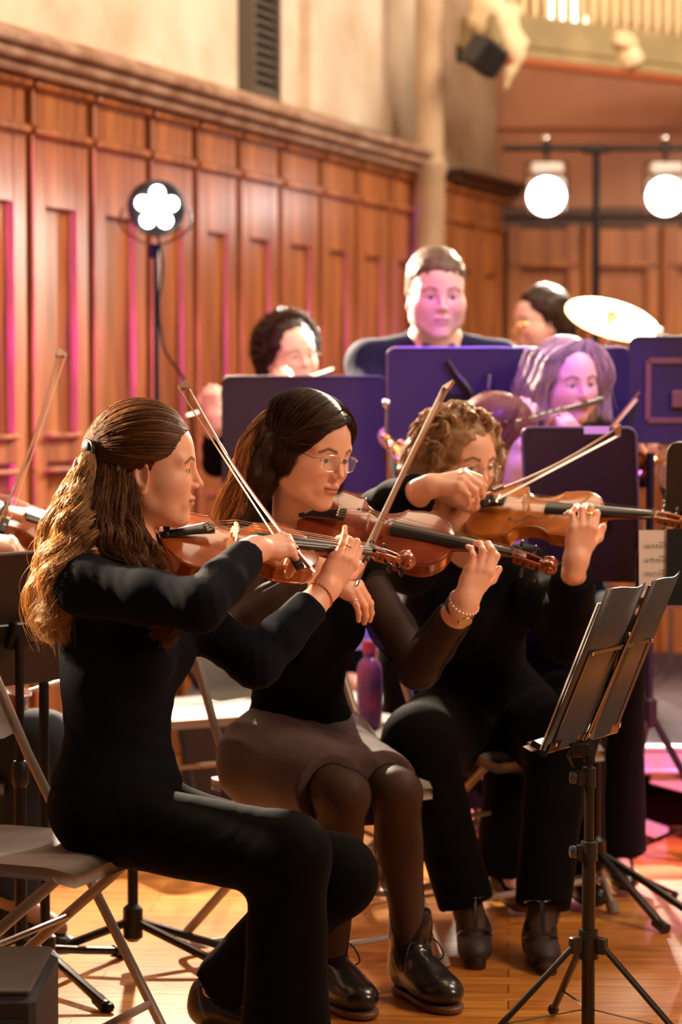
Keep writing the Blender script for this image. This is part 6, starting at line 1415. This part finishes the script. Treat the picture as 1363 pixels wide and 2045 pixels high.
e1 = aim.cross(Vector((0, 0, 1))).normalized(); e2 = e1.cross(aim)
for k in range(6):
    a = math.radians(72*k+18); off = (e1*math.cos(a)+e2*math.sin(a))*.052 if k < 5 else Vector((0, 0, 0)); mb = MB(); mb.lathe([(.025, 0), (.026, .012), (.015, .018), (0, .019)], lp+aim*.004+off, aim, 16); mb.build('lamp_cell', LED, root)
mb = MB(); mb.tube(catmull([lp+e1*.115, lp+e1*.12-e2*.07, lp-e2*.13, lp-e1*.12-e2*.07, lp-e1*.115], 16), .007, 6, flat=.4); mb.build('yoke', BLACKM, root)
mb = MB(); mb.box(lp-e2*.15, (.04, .04, .05), None, .005); mb.build('clamp', BLACKM, root); tripod(root, (lp.x+.0, lp.y), lp.z-.15, .010)
mb = MB(); mb.tube(catmull([lp-aim*.12, P(325, 520, 8.3), P(318, 610, 8.3), P(330, 700, 8.25), P(372, 770, 8.2), P(385, 900, 8.2)], 24), .005, 6); mb.build('power_cable', mat('cable_rubber', (.012, .011, .011), .9, spec=.1), root)
YL = 11.2; p0 = P(1192, 300, YL); root = empty('lamp_bar_stand', (p0.x, p0.y, 0), 'tall black T bar stand carrying two white lamps at upper right', 'light stand')
mb = MB(); mb.tube([P(1005, 296, YL), P(1440, 296, YL)], .014, 10); mb.build('cross_bar', BLACKM, root); mb = MB(); mb.box(P(1192, 298, YL), (.13, .05, .04), None, .008); mb.build('bar_clamp', BLACKM, root); tripod(root, (p0.x, p0.y), p0.z, .018, .6)
for px, lab in ((1092, 'left glaring white lamp hanging from the T bar stand'), (1330, 'right glaring white lamp hanging from the T bar stand')):
    c = P(px, 392, YL-.03); aim = (Vector((c.x*.3, 3.0, 1.2))-c).normalized(); r2 = empty('stage_light', c, lab, 'stage light', 'white lamps on the T bar'); e1 = aim.cross(Vector((0, 0, 1))).normalized(); e2 = e1.cross(aim)
    mb = MB(); mb.box(c-aim*.11, (.16, .18, .17), frame(aim, (0, 0, 1)), .02); mb.lathe([(.075, -.03), (.092, -.02), (.094, .0), (.086, .004), (.084, -.02)], c, aim, 24); mb.build('housing', mat('white_housing', (.72, .70, .68), .4), r2)
    mb = MB(); mb.lathe([(0, -.012), (.084, -.012), (.078, .002), (.04, .012), (0, .015)], c, aim, 24); mb.build('lens', mat('lamp_glare', (1, 1, 1), .4, emit=(1, .97, .95), estr=26.), r2)
    mb = MB(); mb.box(c-aim*.03+Vector((0, 0, .125)), (.15, .10, .05), None, .01); mb.build('top_vent', mat('white_housing'), r2)
    mb = MB(); mb.tube([c-aim*.06+Vector((0, 0, .15)), P(px, 300, YL)], .008, 8); mb.box(P(px, 296, YL), (.04, .05, .05), None, .006); mb.tube([c+e1*.1-aim*.06, c+e1*.1-aim*.06+Vector((0, 0, .15)), c-e1*.1-aim*.06+Vector((0, 0, .15)), c-e1*.1-aim*.06], .006, 6); mb.build('hook_clamp', BLACKM, r2)
    mb = MB(); mb.ball(P(px-2, 278, YL), .022, 12); mb.build('bolt', CHROME, r2)
# black loudspeaker high on the wall
sp_ = P(968, 112, YB-1.75); root = empty('loudspeaker', sp_, 'small black loudspeaker mounted high near the carved ornament', 'loudspeaker'); Rz = Matrix.Rotation(math.radians(35), 3, 'Z') @ Matrix.Rotation(math.radians(28), 3, 'Y') @ Matrix.Rotation(math.radians(20), 3, 'X')
mb = MB(); mb.box(sp_, (.16, .15, .15), Rz, .015); mb.build('cabinet', BLACKP, root); mb = MB(); mb.tube([sp_+Vector((-.05, .05, 0)), P(922, 106, YB-1.35)], .015, 8); mb.box(P(922, 106, YB-1.35), (.05, .06, .09), None, .01); mb.build('wall_bracket', BLACKM, root)
